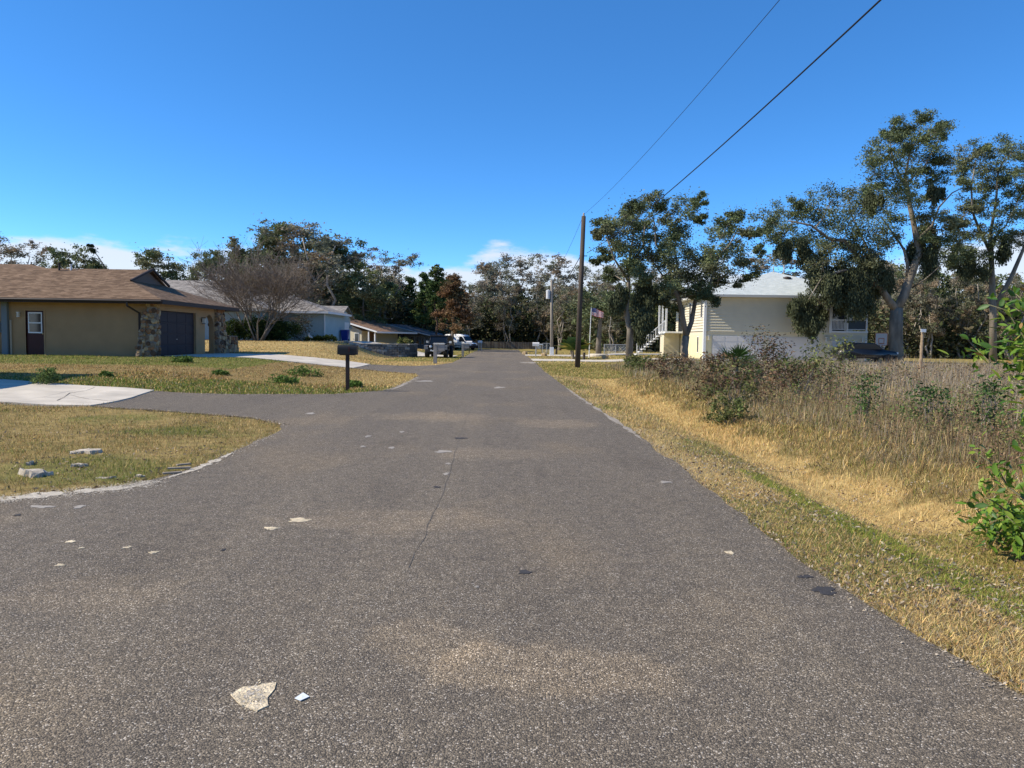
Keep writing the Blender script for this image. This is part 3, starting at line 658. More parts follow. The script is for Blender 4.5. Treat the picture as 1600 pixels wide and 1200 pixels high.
# background tree kinds: one of each is modelled, then copied
def proto(kind, seed):
    rg = np.random.default_rng(seed); H = 10.
    if kind == 'broad':
        top = np.array([rg.normal()*.4, rg.normal()*.4, 6.5]); limbs = [(wob((0,0,-.2), top, 5, .03, rg), .28, .07)]
        n = 34; a = rg.random(n)*6.283; hh = 2.8 + 6.6*rg.random(n)**.9; rr = 3.6*np.sqrt(np.clip(1-((hh-6)/4.3)**2, .05, 1))*(.35+.65*rg.random(n))
        C = np.stack([np.cos(a)*rr, np.sin(a)*rr, hh], 1); r = .75 + .5*rg.random(n)
        return build_tree(limbs, C, r, rg, per=105, k=6, size=.14, cols=((.13, .16, .066), (.16, .185, .078), (.18, .175, .085), (.105, .132, .056)), sub=False), M_BARK
    if kind == 'grey':
        limbs = []; C = []
        for s in range(3):
            a = rg.random()*6.283; b = np.array([math.cos(a)*.3*s, math.sin(a)*.3*s, -.2]); t = np.array([math.cos(a)*(1.2+rg.random()), math.sin(a)*(1.2+rg.random()), 8.2 + rg.random()*1.2])
            pts = wob(b, t, 6, .035, rg); limbs.append((pts, .16, .03))
            for q in pts[2:]:
                for _ in range(3):
                    e = q + rg.normal(size=3)*np.array([1.1, 1.1, .5]) + np.array([0, 0, .8]); C.append(e)
        C = np.array(C); r = .45 + .45*rg.random(len(C))
        return build_tree(limbs, C, r, rg, per=44, k=7, size=.105, cols=((.22, .215, .15), (.24, .205, .15), (.18, .19, .12), (.26, .20, .13)), twig=.016), mat('pale_bark', (.34, .30, .25), .95, .3, 3)
    if kind == 'pine':
        limbs = [(wob((0,0,-.2), (rg.normal()*.2, rg.normal()*.2, 9.4), 6, .012, rg), .17, .04)]; C = []
        for i in range(46):
            h = 3.2 + 6.6*rg.random(); a = rg.random()*6.283; q = (2.1*(1-(h-3.2)/8))*(.4+.6*rg.random()); C.append((math.cos(a)*q, math.sin(a)*q, h))
        r = .42 + .3*rg.random(46)
        return build_tree(limbs, np.array(C), r, rg, per=64, k=5, size=.135, cols=((.06, .10, .033), (.085, .125, .04), (.14, .17, .05)), sub=False), M_BARKD
    if kind == 'rust':
        limbs = [(wob((0,0,-.2), (rg.normal()*.15, 0, 9.5), 6, .012, rg), .2, .03)]; C = []
        for i in range(60):
            h = 2.6 + 7.2*rg.random(); a = rg.random()*6.283; q = 2.5*(1-((h-2.2)/8.2)**1.5)*(.3+.7*rg.random()); C.append((math.cos(a)*q, math.sin(a)*q, h))
        r = .45 + .3*rg.random(60)
        return build_tree(limbs, np.array(C), r, rg, per=64, k=5, size=.125, cols=((.20, .115, .06), (.17, .105, .06), (.15, .12, .06), (.23, .145, .075)), sub=False), M_BARK
    if kind == 'snag':
        limbs = [(wob((0,0,-.2), (.6, .2, 7), 5, .03, rg), .2, .08), ([(.6,.2,7), (1.2,.2,8.2), (1.6,.1,8.8), (2.4,.1,9.6)], .08, .03)]
        C = np.array([(2.3,.1,9.6),(1.9,.1,9.3),(-.9,.4,6.6),(.2,-.4,7.1),(1.0,.3,6.4),(-1.7,0,5.8),(1.9,-.3,6.2),(.4,.6,5.7),(-.6,-.5,5.2),(1.3,.2,5.2)]); r = np.array([.35,.3,.7,.7,.7,.6,.6,.8,.8,.8])
        return build_tree(limbs, C, r, rg, per=80, k=6, size=.12, cols=((.05, .06, .028), (.06, .07, .03)), sub=False), M_BARK
    raise ValueError(kind)
PRO = {}
for kind, nv in (('broad', 3), ('grey', 3), ('pine', 2), ('rust', 1), ('snag', 1)):
    for v in range(nv):
        (wb, lf), bark = proto(kind, 100 + v*7 + len(kind))
        tm = wb.mesh('trunk', smooth=True); tm.materials.append(bark); cm = arr_mesh('crown', *lf); cm.materials.append(M_LEAF)
        PRO[kind, v] = (tm, cm)
def far_tree(name, label, kind, v, px, top, d, wide=1., group='trees behind the houses', rz=None, zbase=None):
    b = P(px, 540, d); z0 = gzf(b.x, d) if zbase is None else zbase
    h = P(px, top, d).z - z0; s = h/10.
    o = thing(name, label, 'tree', (b.x, d, z0), random.random()*6.28 if rz is None else rz, group)
    o.scale = (s*wide, s*wide, s)
    tm, cm = PRO[kind, v]; link('trunk', tm, None, o); link('crown', cm, None, o); return o
FT = [
 ('oak_tree','hazy brownish tree at the left edge behind the brown roof','grey',0,28,384,92,1.2), ('oak_tree','dark flat topped tree behind the brown roof ridge','broad',1,118,388,84,.8),
 ('dead_tree','tree with one bare branch poking above the brown roof','snag',0,176,384,82,.9), ('oak_tree','grey green oak behind the brown roof gablet','broad',2,248,392,84,.95),
 ('oak_tree','leafy oak just left of the bare tree above the grey roof','broad',0,318,388,96,.8), ('oak_tree','tall oak directly behind the bare tree','broad',1,392,366,104,.9),
 ('oak_tree','broad dark oak with the highest top in the left woods','broad',2,452,352,106,1.0), ('oak_tree','brownish grey tree rising over the pale blue house wing','grey',1,500,358,100,1.35),
 ('oak_tree','dark oak above the pale blue house garage','broad',0,545,372,108,.9), ('oak_tree','loose crowned oak at the right end of the left woods','grey',2,590,398,112,1.2),
 ('oak_tree','low dark oak behind the tan roofed house','broad',1,575,425,100,1.0), ('oak_tree','dark shaggy oak between left woods and pines','broad',0,618,428,118,.9),
 ('pine_tree','dark pine behind the navy house roof','pine',0,640,436,116,.9), ('pine_tree','tall green pine left of the rust coloured tree','pine',1,682,416,104,1.0), ('pine_tree','slim pine crowding the rust coloured tree from behind','pine',0,664,428,110,.9),
 ('pine_tree','pine behind the four wheel drive and van','pine',1,705,432,118,.9),
 ('cypress_tree','rust brown cypress over the white van','rust',0,708,430,98,1.2), 
 ('oak_tree','grey limbed tree right of the rust coloured cypress','grey',0,748,420,138,1.15), ('oak_tree','pale trunked tree at the left end of the plank fence','grey',1,780,418,146,1.1),
 ('oak_tree','dark understorey oak behind the plank fence middle','broad',2,806,462,142,1.), ('oak_tree','tall airy tree over the right end of the plank fence','grey',2,836,406,144,1.25),
 ('oak_tree','dense oak low behind the plank fence left part','broad',0,745,470,136,1.), ('oak_tree','greyish tree behind the farther utility pole','grey',0,876,428,138,1.2), ('oak_tree','leafy oak between the two utility poles','broad',1,892,452,126,.9),
 ('oak_tree','brown tinged tree just right of the near utility pole','grey',1,944,420,112,1.2), ('oak_tree','dark oak behind the flag','broad',2,935,470,110,.9), ('oak_tree','dark oak behind the slender oak trunk','broad',0,995,440,108,1.0),
 ('oak_tree','oak partly hidden by the forked oak crown','grey',2,1030,418,116,1.2), ('oak_tree','oak beyond the porch side of the cream house','broad',1,1040,450,104,1.0), ('oak_tree','grey green treetop over the cream house roof','grey',0,1240,404,116,1.6),
 ('oak_tree','dark treetop right of the cream house roof peak','broad',0,1290,412,112,1.2), ('oak_tree','dark oak behind the balcony end of the cream house','broad',2,1365,410,98,1.1), ('oak_tree','shadowy oak right behind the tallest oak trunk','broad',1,1430,424,90,1.0),
 ('oak_tree','shaggy dark oak behind the wooden post','broad',0,1490,418,92,1.05), ('oak_tree','dark oak under the thin limbed oak','broad',2,1545,430,88,1.0), ('oak_tree','dark oak at the right edge of the lot','broad',1,1610,424,86,1.1),
 ('slim_tree','slim grey tree left of the tallest oak trunk in the dark woods','grey',1,1388,420,84,.9), ('slim_tree','slim grey tree between the tallest oak and wooden post','grey',2,1418,430,80,.9), ('slim_tree','slim pale tree just behind the wooden post','grey',0,1455,440,78,.9),
 ('slim_tree','slim tree left of the thin limbed oak trunk','grey',1,1510,432,80,1.), ('slim_tree','slim tree right of the thin limbed oak trunk','grey',2,1580,436,78,1.), ('slim_tree','pale slim tree rising behind the van','grey',2,728,446,126,.9),
 ('slim_tree','pale slim tree at the middle of the plank fence','grey',0,790,448,130,.8), ('slim_tree','pale slim tree left of the farther utility pole','grey',1,848,446,130,.9), ('slim_tree','slim tree between the farther pole and palm','grey',2,872,450,118,.9), ('slim_tree','slim grey tree behind the flag and ringed trunk','grey',0,960,446,100,.9),
]
for q in FT: far_tree(*q)
# thick understorey of the woods all round
def wood(n, a0, a1, d0, d1, z1, size, col):
    x = a0 + rng.random(n)*(a1-a0); y = d0 + rng.random(n)*(d1-d0); z = rng.random(n)**1.1*z1*(.5+fbm(x, y, .12))
    return leaves(np.stack([x, y, z], 1), .8, 9, size, np.array(col)[rng.integers(0, len(col), n)], .7, .5)
DK = [(.065, .08, .036), (.078, .095, .042), (.10, .105, .055), (.12, .105, .06)]
wd = stuff('woodland', [wood(5200, -80, -12, 110, 138, 7.5, .36, DK), wood(4200, -16, 22, 130, 152, 7.5, .36, DK), wood(4600, 10, 80, 98, 128, 8., .36, DK), wood(2200, 30, 66, 78, 92, 5.5, .26, DK),
                        wood(3600, -120, 110, 150, 175, 10., .6, DK), wood(1800, -34, -8, 108, 118, 3., .3, DK)],
      'dark undergrowth of the woods behind the houses', 'woodland', M_LEAF)

# leafless many-stemmed tree in front of the pale blue house
def bare_tree():
    rg = np.random.default_rng(5); b = P(405, 528, 61); z0 = gzf(b.x, 61); wb = MB(); fb = MB()
    def grow(p, d, ln, r, lv, mb):
        k = 3; pts = [p]
        for i in range(k):
            d = d + rg.normal(size=3)*.10 + np.array([0, 0, .035]); d /= np.linalg.norm(d); pts.append(pts[-1] + d*ln/k)
        mb.tube(pts, [r*(1-.45*i/k) for i in range(k+1)], 5 if lv < 2 else 3)
        if lv >= 5: return
        for _ in range((4, 4, 3, 3, 3)[lv]):
            t = rg.integers(1 if lv else 2, k+1); nd_ = d + rg.normal(size=3)*.48; nd_[2] = nd_[2]*.7 + .18; nd_ /= np.linalg.norm(nd_)
            grow(pts[t], nd_, ln*(.70 + .2*rg.random()), max(.0105, r*.52), lv+1, fb if lv >= 1 else mb)
    for i in range(10):
        a = i*.63 + rg.random(); k_ = .35 + .5*rg.random(); d = np.array([math.cos(a)*k_, math.sin(a)*k_*.8, .85]); d /= np.linalg.norm(d)
        grow(np.array([b.x + math.cos(a)*.25, 61 + math.sin(a)*.25, z0-.1]), d, 2.5, .075, 0, wb)
    root = thing('bare_tree', 'leafless grey tree with a wide fan of twigs above the hedge', 'tree', (b.x, 61, z0))
    wb.build('trunk', M_BARKG, root, org=root.location, smooth=True)
    fb.build('crown', mat('twig', (.17, .14, .115), .9), root, org=root.location)
bare_tree()

# shrubs: stems plus leaves
def bush(name, label, loc, rx, ry, h, n, size, cols, seed, stems=7, hang=0, per=40, catg='shrub', sig=.13, group=None):
    rg = np.random.default_rng(seed); wb = MB(); c = []
    for i in range(n):
        a = rg.random()*6.283; q = math.sqrt(rg.random()); z = h*(.12 + .88*rg.random()); k = math.sqrt(max(.08, 1-(z/h*.85)**2)); c.append((math.cos(a)*q*rx*k, math.sin(a)*q*ry*k, z))
    c = np.array(c)
    for i in range(min(n, stems)): wb.tube(wob((rg.normal()*.05, rg.normal()*.05, -.05), c[i], 3, .06, rg), [.014, .011, .008, .004], 4)
    cc = np.array(cols)[rg.integers(0, len(cols), n)]
    root = thing(name, label, catg, (loc[0], loc[1], gzf(loc[0], loc[1])), 0, group)
    wb.build('stem', M_BARK, root); link('foliage', arr_mesh('foliage', *leaves(c, max(rx, h)*sig, per, size, cc, .8, .45, hang, rg)), M_LEAF, root); return root
HG = [(.035, .055, .015), (.05, .075, .02), (.07, .10, .025)]
for i, (px, d, w, h, lab) in enumerate([(372, 61.5, 1.5, 1.5, 'dark clipped hedge bush nearest the stone arch pillar'), (405, 62.5, 1.6, 1.7, 'dark hedge bush under the bare tree stems'), (440, 63, 1.5, 1.6, 'dark hedge bush at the right end of the hedge')]):
    q = P(px, 530, d); bush('hedge_bush', lab, (q.x, d), w, 1.0, h, 60, .10, HG, 40+i, per=60, group='hedge before the pale blue house')
q = P(468, 528, 66); bush('shrub', 'loose twiggy shrub against the pale blue wall', (q.x, 66), .9, .7, 2.2, 36, .09, [(.06, .075, .04), (.09, .085, .06)], 44, per=26)
for i, (px, w) in enumerate(((490, .9), (512, .8))):
    q = P(px, 531, 67); bush('shrub', ('low dark shrub left in the bed by the pale blue wall', 'low dark shrub near the blue bin')[i], (q.x, 67), w, .6, .45, 26, .08, HG, 46+i, per=40)
q = G(72, 601, .18); bush('shrub', 'rounded green weed clump beside the near concrete driveway', (q.x, q.y), .34, .34, .42, 40, .035, [(.10, .15, .04), (.14, .19, .06)], 50, per=34, sig=.16)
for i, (px, py, w, h, lab) in enumerate([(285,563,.40,.2,'bright green grass tuft by the garage door'),(165,588,.18,.12,'small green weed in the middle of the sloping lawn'),(345,588,.3,.10,'flat green weed on the sloping lawn under the garage'),(445,602,.5,.15,'broad leafy weed patch left of the black mailbox'),(475,590,.6,.22,'sprawling weed behind the leafy patch by the black mailbox'),(552,606,.3,.16,'weeds at the foot of the black mailbox')]):
    q = G(px, py, .25); q = G(px, py, gzf(q.x, q.y)); bush('weed', lab, (q.x, q.y), w, w*.8, h, 26, .05, [(.09, .15, .03), (.13, .19, .045)], 60+i, per=30, catg='weed', sig=.2)
# shrubs of the vacant lot
RB = [(.13, .075, .05), (.17, .11, .06), (.10, .07, .04), (.12, .12, .05)]; YG = [(.13, .16, .05), (.17, .17, .06), (.10, .12, .04)]; DG = [(.07, .12, .035), (.10, .16, .045), (.05, .09, .03)]
for i, (px, d, rx, h, cols, lab, per, sz) in enumerate([
   (1185, 24, .55, 2.15, RB, 'tall rust brown weed stalk rising over the dry lot', 26, .045), (1120, 22, .8, 1.15, RB, 'brown leafy shrub left of the young fan palm', 34, .045), (1150, 19, .9, 1.05, RB+YG, 'mixed brown and green shrub below the young fan palm', 40, .045),
   (1225, 24, .9, 1.5, RB, 'drooping brown shrub right of the tall weed stalk', 30, .05), (1290, 24, 1.0, 1.55, YG, 'open yellow green shrub before the cream house garage', 26, .05), (1250, 20, .9, 1.1, YG+RB, 'yellowish shrub in the middle of the lot', 34, .045),
   (1050, 30, 1.2, .9, RB, 'low brown shrub under the forked oak', 40, .05), (1355, 14.5, .26, .85, DG, 'small dark green sapling in the weeds', 16, .034), (1455, 13.5, .55, .80, DG, 'wide dark green shrub in the weeds near the right side', 20, .036),
   (1548, 12, .22, .95, DG, 'slim green sapling close to the bright bush', 15, .034), (1145, 16.5, .55, .55, YG, 'low olive shrub at the edge of the mown ditch', 40, .035), (1000, 38, 1.0, .75, YG, 'grassy shrub beside the near utility pole', 34, .06)]):
    q = P(px, 560, d); bush('shrub', lab, (q.x, d), rx, rx*.8, h, 34, sz, cols, 80+i, per=per, stems=14, group='shrubs in the vacant lot', sig=.10)

# bright bush leaning in at the right edge: its big leaves are single pieces
def bright_bush():
    rg = np.random.default_rng(77); base = Vector((4.56, 6.35, 0)); base.z = gzf(4.56, 6.35)
    root = thing('bright_bush', 'bright green broad leaved bush leaning in at the right edge', 'bush', base)
    wb = MB(); tips = []
    for i in range(48):
        a = math.pi + rg.normal()*1.2; z = .12 + 2.25*rg.random(); ln = .45 + .65*rg.random()*(1.15 if z > .9 else .95)
        if .9 < z < 1.55: ln *= .22
        if z >= 1.5: ln *= .85
        tip = np.array([.15 + math.cos(a)*ln*.72, math.sin(a)*ln, z]); st = np.array([.2, 0, max(0, z-.7-.4*rg.random())])
        pts = wob(st, tip, 5, .05, rg, .08); wb.tube(pts, [.016*(1-.16*j) for j in range(6)], 5)
        for t in range(9): k = 1 + int(4*rg.random()); u = rg.random(); tips.append((pts[k]*(1-u) + pts[min(5, k+1)]*u, tip - st))
    wb.tube([(.2, 0, -.1), (.22, .05, .7), (.15, 0, 1.6), (.2, -.05, 2.3)], [.035, .03, .02, .01], 7)
    wb.build('stem', mat('bush_stem', (.16, .15, .08), .8), root, smooth=True)
    # leaf with a folded midrib
    prof = [(0, 0), (.25, .17), (.5, .21), (.75, .15), (1, 0)]; vs = []; fs = []
    for x, w in prof: vs += [(x, -w, .05*w/.2), (x, 0, -.05*x*x), (x, w, .05*w/.2)]
    for i in range(4):
        for j in range(2): fs.append((i*3+j, i*3+j+1, (i+1)*3+j+1, (i+1)*3+j))
    LMAT = [mat('bright_leaf', (.13, .235, .025), .5, trans=.32, spec=.35), mat('young_leaf', (.26, .35, .045), .5, trans=.35, spec=.35), mat('deep_leaf', (.05, .12, .018), .5, trans=.25, spec=.35), mat('dead_leaf', (.28, .17, .06), .7, trans=.2, spec=.2)]
    LME = []
    for k in range(4):
        me = bpy.data.meshes.new('leaf'); me.from_pydata(vs, [], fs); me.materials.append(LMAT[k]); me.update()
        for p in me.polygons: p.use_smooth = True
        LME.append(me)
    allL = []
    for p, d in tips:
        for _ in range(12):
            q = Vector(p + rg.normal(size=3)*.075); dr = Vector(d*.35 + rg.normal(size=3)*.55); dr.z -= .15; dr.normalize()
            up = (Vector((0, 0, 1)) + Vector(rg.normal(size=3)*.55)).normalized(); sd = up.cross(dr).normalized(); up = dr.cross(sd)
            s = .04 + .085*rg.random(); M_ = Matrix((dr, sd, up)).transposed().to_4x4(); M_.translation = q
            allL.append((M_ @ Matrix.Scale(s, 4), int(rg.choice(4, p=(.46, .26, .24, .04)))))
    cp = Vector((0, 0, EYE)) - base
    # largest in view: nearest the lane side
    def shown(e):
        w = e[0].translation + base; px = w.x/w.y; return (w - Vector((0, 0, EYE))).length + (10 if px > .66 else 0)
    allL.sort(key=shown)
    for M_, k in allL[:300]:
        o = link('leaf', LME[k], None, root); o.matrix_local = M_
    for k in range(4):
        rest = [M_ for M_, kk in allL[300:] if kk == k]; V = []; F = []
        for M_ in rest:
            n = len(V); V += [tuple(M_ @ Vector(v)) for v in vs]; F += [tuple(i+n for i in f) for f in fs]
        me = bpy.data.meshes.new('foliage'); me.from_pydata(V, [], F); me.materials.append(LMAT[k]); me.update()
        for p in me.polygons: p.use_smooth = True
        o = link('foliage', me, None, root); o['kind'] = 'stuff'
bright_bush()

# fan palm and feather palm
def palm(name, label, loc, h, n, ln, fan, seed, cols, trunks=1):
    rg = np.random.default_rng(seed); root = thing(name, label, 'palm', (loc[0], loc[1], gzf(*loc))); wb = MB()
    for t in range(trunks):
        a = t*2.2; wb.tube([(math.cos(a)*.15*(trunks > 1), math.sin(a)*.15*(trunks > 1), -.1), (math.cos(a)*.45*(trunks > 1), math.sin(a)*.3*(trunks > 1), h)], [.11, .08], 7)
    wb.build('trunk', M_BARK, root)
    for i in range(n):
        a = rg.random()*6.283; el = rg.random()*1.25 + (-.1 if fan else .35); t = i % trunks; o = Vector((math.cos(t*2.2)*.4*(trunks > 1), math.sin(t*2.2)*.3*(trunks > 1), h))
        d = Vector((math.cos(a)*math.cos(el), math.sin(a)*math.cos(el), math.sin(el))); sd = d.cross(Vector((0, 0, 1))).normalized(); up = sd.cross(d); mb = MB()
        pts = [o + d*ln*s - Vector((0, 0, 1))*ln*.45*s*s*(.2 if fan else .8) for s in (0, .25, .5, .75, 1)]
        mb.tube(pts if not fan else pts[:3], [.014, .011, .008, .006, .003][:5 if not fan else 3], 4)
        if fan:
            c = pts[2]
            for k in range(13):
                b = (k-6)*.23; e = (d*math.cos(b) + sd*math.sin(b) + up*.12*rg.normal()).normalized(); q = sd*math.cos(b) - d*math.sin(b)
                mb.add([c, c + e*ln*.25 + q*.022, c + e*ln*.55, c + e*ln*.25 - q*.022], [(0, 1, 2, 3)])
        else:
            for s in np.linspace(.15, .98, 14):
                k = s*4; j = min(3, int(k)); c = pts[j].lerp(pts[j+1], k-j)
                for sg in (-1, 1):
                    e = (sd*sg + d*.5 - Vector((0, 0, .35))).normalized()*ln*.30*(1.1-abs(s-.45)); w = d*.035; mb.add([c-w, c + e*.5 - w*.6, c+e, c + e*.5 + w, c+w], [(0, 1, 2, 3, 4)])
        mb.build('frond', cols[i % len(cols)], root)
F1 = mat('palm_green', (.06, .11, .025), .5, trans=.2); F2 = mat('palm_gold', (.30, .22, .05), .6, trans=.2); F3 = mat('palm_lime', (.16, .2, .035), .5, trans=.2)
q = P(1150, 560, 23); palm('fan_palm', 'young fan palm among brown weeds in the lot', (q.x, 23), .75, 16, .85, True, 3, [F1])
q = P(897, 556, 66); palm('feather_palm', 'bushy feather palm behind the near utility pole', (q.x, 66), .7, 46, 1.75, False, 4, [F1, F1, F3, F1, F2], 3)

# ------------------------------------------------------------------ brown stucco house with garage
HB = (-16.6, 36.0, .57)
bh = thing('brown_house', 'tan stucco house with brown hip roof and stone corner pillars', 'house', HB)
M_STUC = mat('tan_stucco', (.36, .235, .12), .95, .10, 1.5, .5, 90)
M_SHIN = bpy.data.materials.new('brown_shingle')
def shingle(name, ca, cb, cc, sx=.28, sz=.14, nv=.14):
    M_ = bpy.data.materials.new(name); M_.use_nodes = True; n = M_.node_tree.nodes; l = M_.node_tree.links.new; b = n['Principled BSDF']; b.inputs['Roughness'].default_value = .95; b.inputs['Specular IOR Level'].default_value = .15
    tx = n.new('ShaderNodeUVMap'); tx.uv_map = 'UV'
    br = n.new('ShaderNodeTexBrick'); br.inputs['Scale'].default_value = 1; br.inputs['Brick Width'].default_value = sx; br.inputs['Row Height'].default_value = sz; br.inputs['Mortar Size'].default_value = .006
    br.inputs['Color1'].default_value = (0, 0, 0, 1); br.inputs['Color2'].default_value = (1, 1, 1, 1); br.inputs['Mortar'].default_value = (.0, .0, .0, 1); l(tx.outputs[0], br.inputs['Vector'])
    nz = n.new('ShaderNodeTexNoise'); nz.inputs['Scale'].default_value = 1.6; nz.inputs['Detail'].default_value = 5; l(tx.outputs[0], nz.inputs['Vector'])
    ra = n.new('ShaderNodeValToRGB'); l(br.outputs[0], ra.inputs[0]); e = ra.color_ramp.elements; e[0].color = (*ca, 1); e[1].color = (*cc, 1); q = e.new(.5); q.color = (*cb, 1)
    mr = n.new('ShaderNodeMapRange'); mr.inputs[1].default_value = .3; mr.inputs[2].default_value = .7; mr.inputs[3].default_value = 1-nv; mr.inputs[4].default_value = 1+nv; l(nz.outputs[0], mr.inputs[0])
    mm = n.new('ShaderNodeMixRGB'); mm.blend_type = 'MULTIPLY'; mm.inputs[0].default_value = 1; l(ra.outputs[0], mm.inputs[1]); l(mr.outputs[0], mm.inputs[2]); l(mm.outputs[0], b.inputs['Base Color'])
    bp = n.new('ShaderNodeBump'); bp.inputs['Strength'].default_value = .7; bp.inputs['Distance'].default_value = .02; l(br.outputs['Fac'], bp.inputs['Height']); bp.invert = True; l(bp.outputs[0], b.inputs['Normal'])
    return M_
M_SHIN = shingle('brown_shingle', (.105, .066, .040), (.165, .107, .066), (.235, .157, .100))
M_SHING = shingle('grey_shingle', (.17, .155, .14), (.26, .235, .21), (.34, .31, .275))
M_SHINW = shingle('pale_shingle', (.44, .49, .50), (.50, .55, .55), (.56, .60, .60), nv=.06)
M_SHIND = shingle('dark_shingle', (.09, .09, .095), (.13, .13, .135), (.17, .17, .17))
def roof(faces, name, material, parent, t=.14, org=(0,0,0)):
    """faces: list of 3-D polygons (outward up); thickened, with UVs in metres along the slope"""
    mb = MB()
    for f in faces: mb.poly([Vector(v) for v in f])
    bm = bmesh.new()
    for f in faces:
        vs = [bm.verts.new(Vector(v) - Vector(org)) for v in f]; fc = bm.faces.new(vs)
        fc.normal_update()
        if fc.normal.z < 0: fc.normal_flip()
    bmesh.ops.remove_doubles(bm, verts=bm.verts, dist=.001)
    uv = bm.loops.layers.uv.new('UV')
    for f in bm.faces:
        f.normal_update(); nn = f.normal; u = Vector((0, 0, 1)).cross(nn); u = u.normalized() if u.length > .01 else Vector((1, 0, 0)); v = nn.cross(u)
        for lp in f.loops: lp[uv].uv = (lp.vert.co.dot(u), lp.vert.co.dot(v))
    me = bpy.data.meshes.new(name); bm.to_mesh(me); bm.free()
    o = link(name, me, material, parent); sm = o.modifiers.new('thick', 'SOLIDIFY'); sm.thickness = t; sm.offset = -1; sm.use_even_offset = False
    return o
o_ = HB
# walls (camera side, far side, garage side with door opening, arch wing)
WX0, WY1, WH, DX = -19.5, 8.6, 2.62, -5.33
w = MB(); T = .2
w.bb(WX0, DX-.85, 0, T, -.3, WH); w.bb(DX, -.02, 0, T, -.3, WH); w.bb(DX-.85, DX, 0, T, 2.05, WH)
w.build('wall', M_STUC, bh)
w = MB(); w.bb(-T, 0, T, .24, -.3, WH); w.bb(-T, 0, .24, 4.35, 2.16, WH); w.bb(-T, 0, 4.35, 5.15, -.3, WH); w.build('wall', M_STUC, bh)
w = MB(); w.bb(WX0, -.5, 5.0, 5.2, -.3, WH); w.build('wall', M_STUC, bh)
# arch wing wall: opening with round head
yc, rw, zs = 6.12, .62, 1.50; pts = [(5.15, -.3), (5.15, WH), (7.9, WH), (7.9, -.3), (yc+rw, -.3), (yc+rw, zs)] + [(yc + rw*math.cos(a), zs + rw*math.sin(a)) for a in np.linspace(0, math.pi, 14)[1:-1]] + [(yc-rw, zs), (yc-rw, -.3)]
MB().prism(pts, 'x', -.28, .0).build('arch_wall', M_STUC, bh)
# door
M_MAR = mat('maroon_paint', (.05, .013, .012), .45, .1, 4); M_WHT = mat('white_trim', (.74, .73, .70), .5); M_GLS = mat('window_glass', (.03, .035, .04), .06, spec=.8); M_DKW = mat('dark_brown_fascia', (.035, .024, .02), .6)
dr = MB().bb(DX-.85, DX, .05, .1, 0, 2.05).build('door', M_MAR, bh)
f = MB(); x0, x1, z0, z1 = DX-.70, DX-.15, 1.06, 1.92
for a in ((x0-.05, x1+.05, z1, z1+.06), (x0-.05, x1+.05, z0-.06, z0), (x0-.05, x0, z0, z1), (x1, x1+.05, z0, z1), (x0, x1, 1.46, 1.51)): f.bb(a[0], a[1], .02, .052, a[2], a[3])
f.build('window_frame', M_WHT, dr)
for a, b in ((z0, 1.46), (1.51, z1)): MB().bb(x0, x1, .03, .046, a, b).build('pane', M_GLS, dr)
MB().lathe([(.012, 0), (.03, -.02), (.03, -.05), (.01, -.06)], (DX-.07, .05, .98), 'y', 10).build('door_knob', mat('brass', (.6, .45, .2), .3, metal=1), dr)
fr = MB(); fr.bb(DX-.92, DX-.85, -.02, .12, 0, 2.12); fr.bb(DX, DX+.07, -.02, .12, 0, 2.12); fr.bb(DX-.85, DX, -.02, .12, 2.055, 2.12); fr.build('door_frame', M_STUC, bh)
def lantern(parent, c, s=1, material=None, ax=(0, -1)):
    m_ = material or M_DKW; x, y, z = c; ox, oy = ax[0]*.11*s, ax[1]*.11*s
    b = MB().box((x + ox*.3, y + oy*.3, z + .02*s), (.08*s, .08*s, .14*s)).box((x+ox, y+oy, z + .13*s), (.15*s, .15*s, .035*s)).box((x+ox, y+oy, z - .13*s), (.12*s, .12*s, .03*s)); o = b.build('wall_lantern', m_, parent)
    MB().box((x+ox, y+oy, z), (.11*s, .11*s, .22*s)).build('glass', mat('lantern_glass', (.55, .53, .45), .2), o)
lantern(bh, (-6.47, -.0, 1.86), .8, M_WHT); lantern(bh, (.0, 5.05, 1.78), 1.2, None, (1, 0))
# garage door of four rows of panels
M_NAVY = mat('dark_navy_paint', (.012, .011, .020), .5)
gd = MB().bb(-.17, -.13, .24, 4.35, -.05, 2.16).build('garage_door', M_NAVY, bh)
pm = MB().bb(-.01, .012, -.49, .49, -.23, .23).mesh('panel', .012, 1); pm.materials.append(M_NAVY)
for r_ in range(4):
    for c_ in range(4): link('panel', pm, None, gd, (-.13, .24 + .5137 + c_*1.0275, .24 + r_*.54))
MB().bb(-.13, -.10, 2.2, 2.36, .78, .81).build('handle', mat('steel', (.4, .4, .4), .4, metal=.8), gd)
# roof: hip with a gablet
EZ, RZ = 2.62, 4.38; xe, ye0, ye1, ym = .52, -.68, 9.2, 4.26; xg = -2.4; kf = (xe - xg)/(xe - (-4.4)); zg = 3.66
yA, yB = ye0 + (ym-ye0)*(zg-EZ)/(RZ-EZ), ye1 - (ye1-ym)*(zg-EZ)/(RZ-EZ); xl = -20.5
roof([[(xl, ye0, EZ), (xe, ye0, EZ), (xg, yA, zg), (xg + .2, ym, RZ), (xl, ym, RZ)], [(xe, ye1, EZ), (xl, ye1, EZ), (xl, ym, RZ), (xg + .2, ym, RZ), (xg, yB, zg)],
      [(xe, ye0, EZ), (xe, ye1, EZ), (xg, yB, zg), (xg, yA, zg)]], 'roof', M_SHIN, bh, .08)
rf = [c for c in bh.children if c.name.startswith('roof')][0]
MB().add([(xg-.06, yA+.1, zg), (xg-.06, yB-.1, zg), (xg-.06, ym, RZ-.1)], [(0, 1, 2)]).build('gablet', mat('gablet_board', (.16, .13, .11), .8), rf)
def bar(a, b, r=.06, sq=True): return MB().tube([a, b], r, 4)
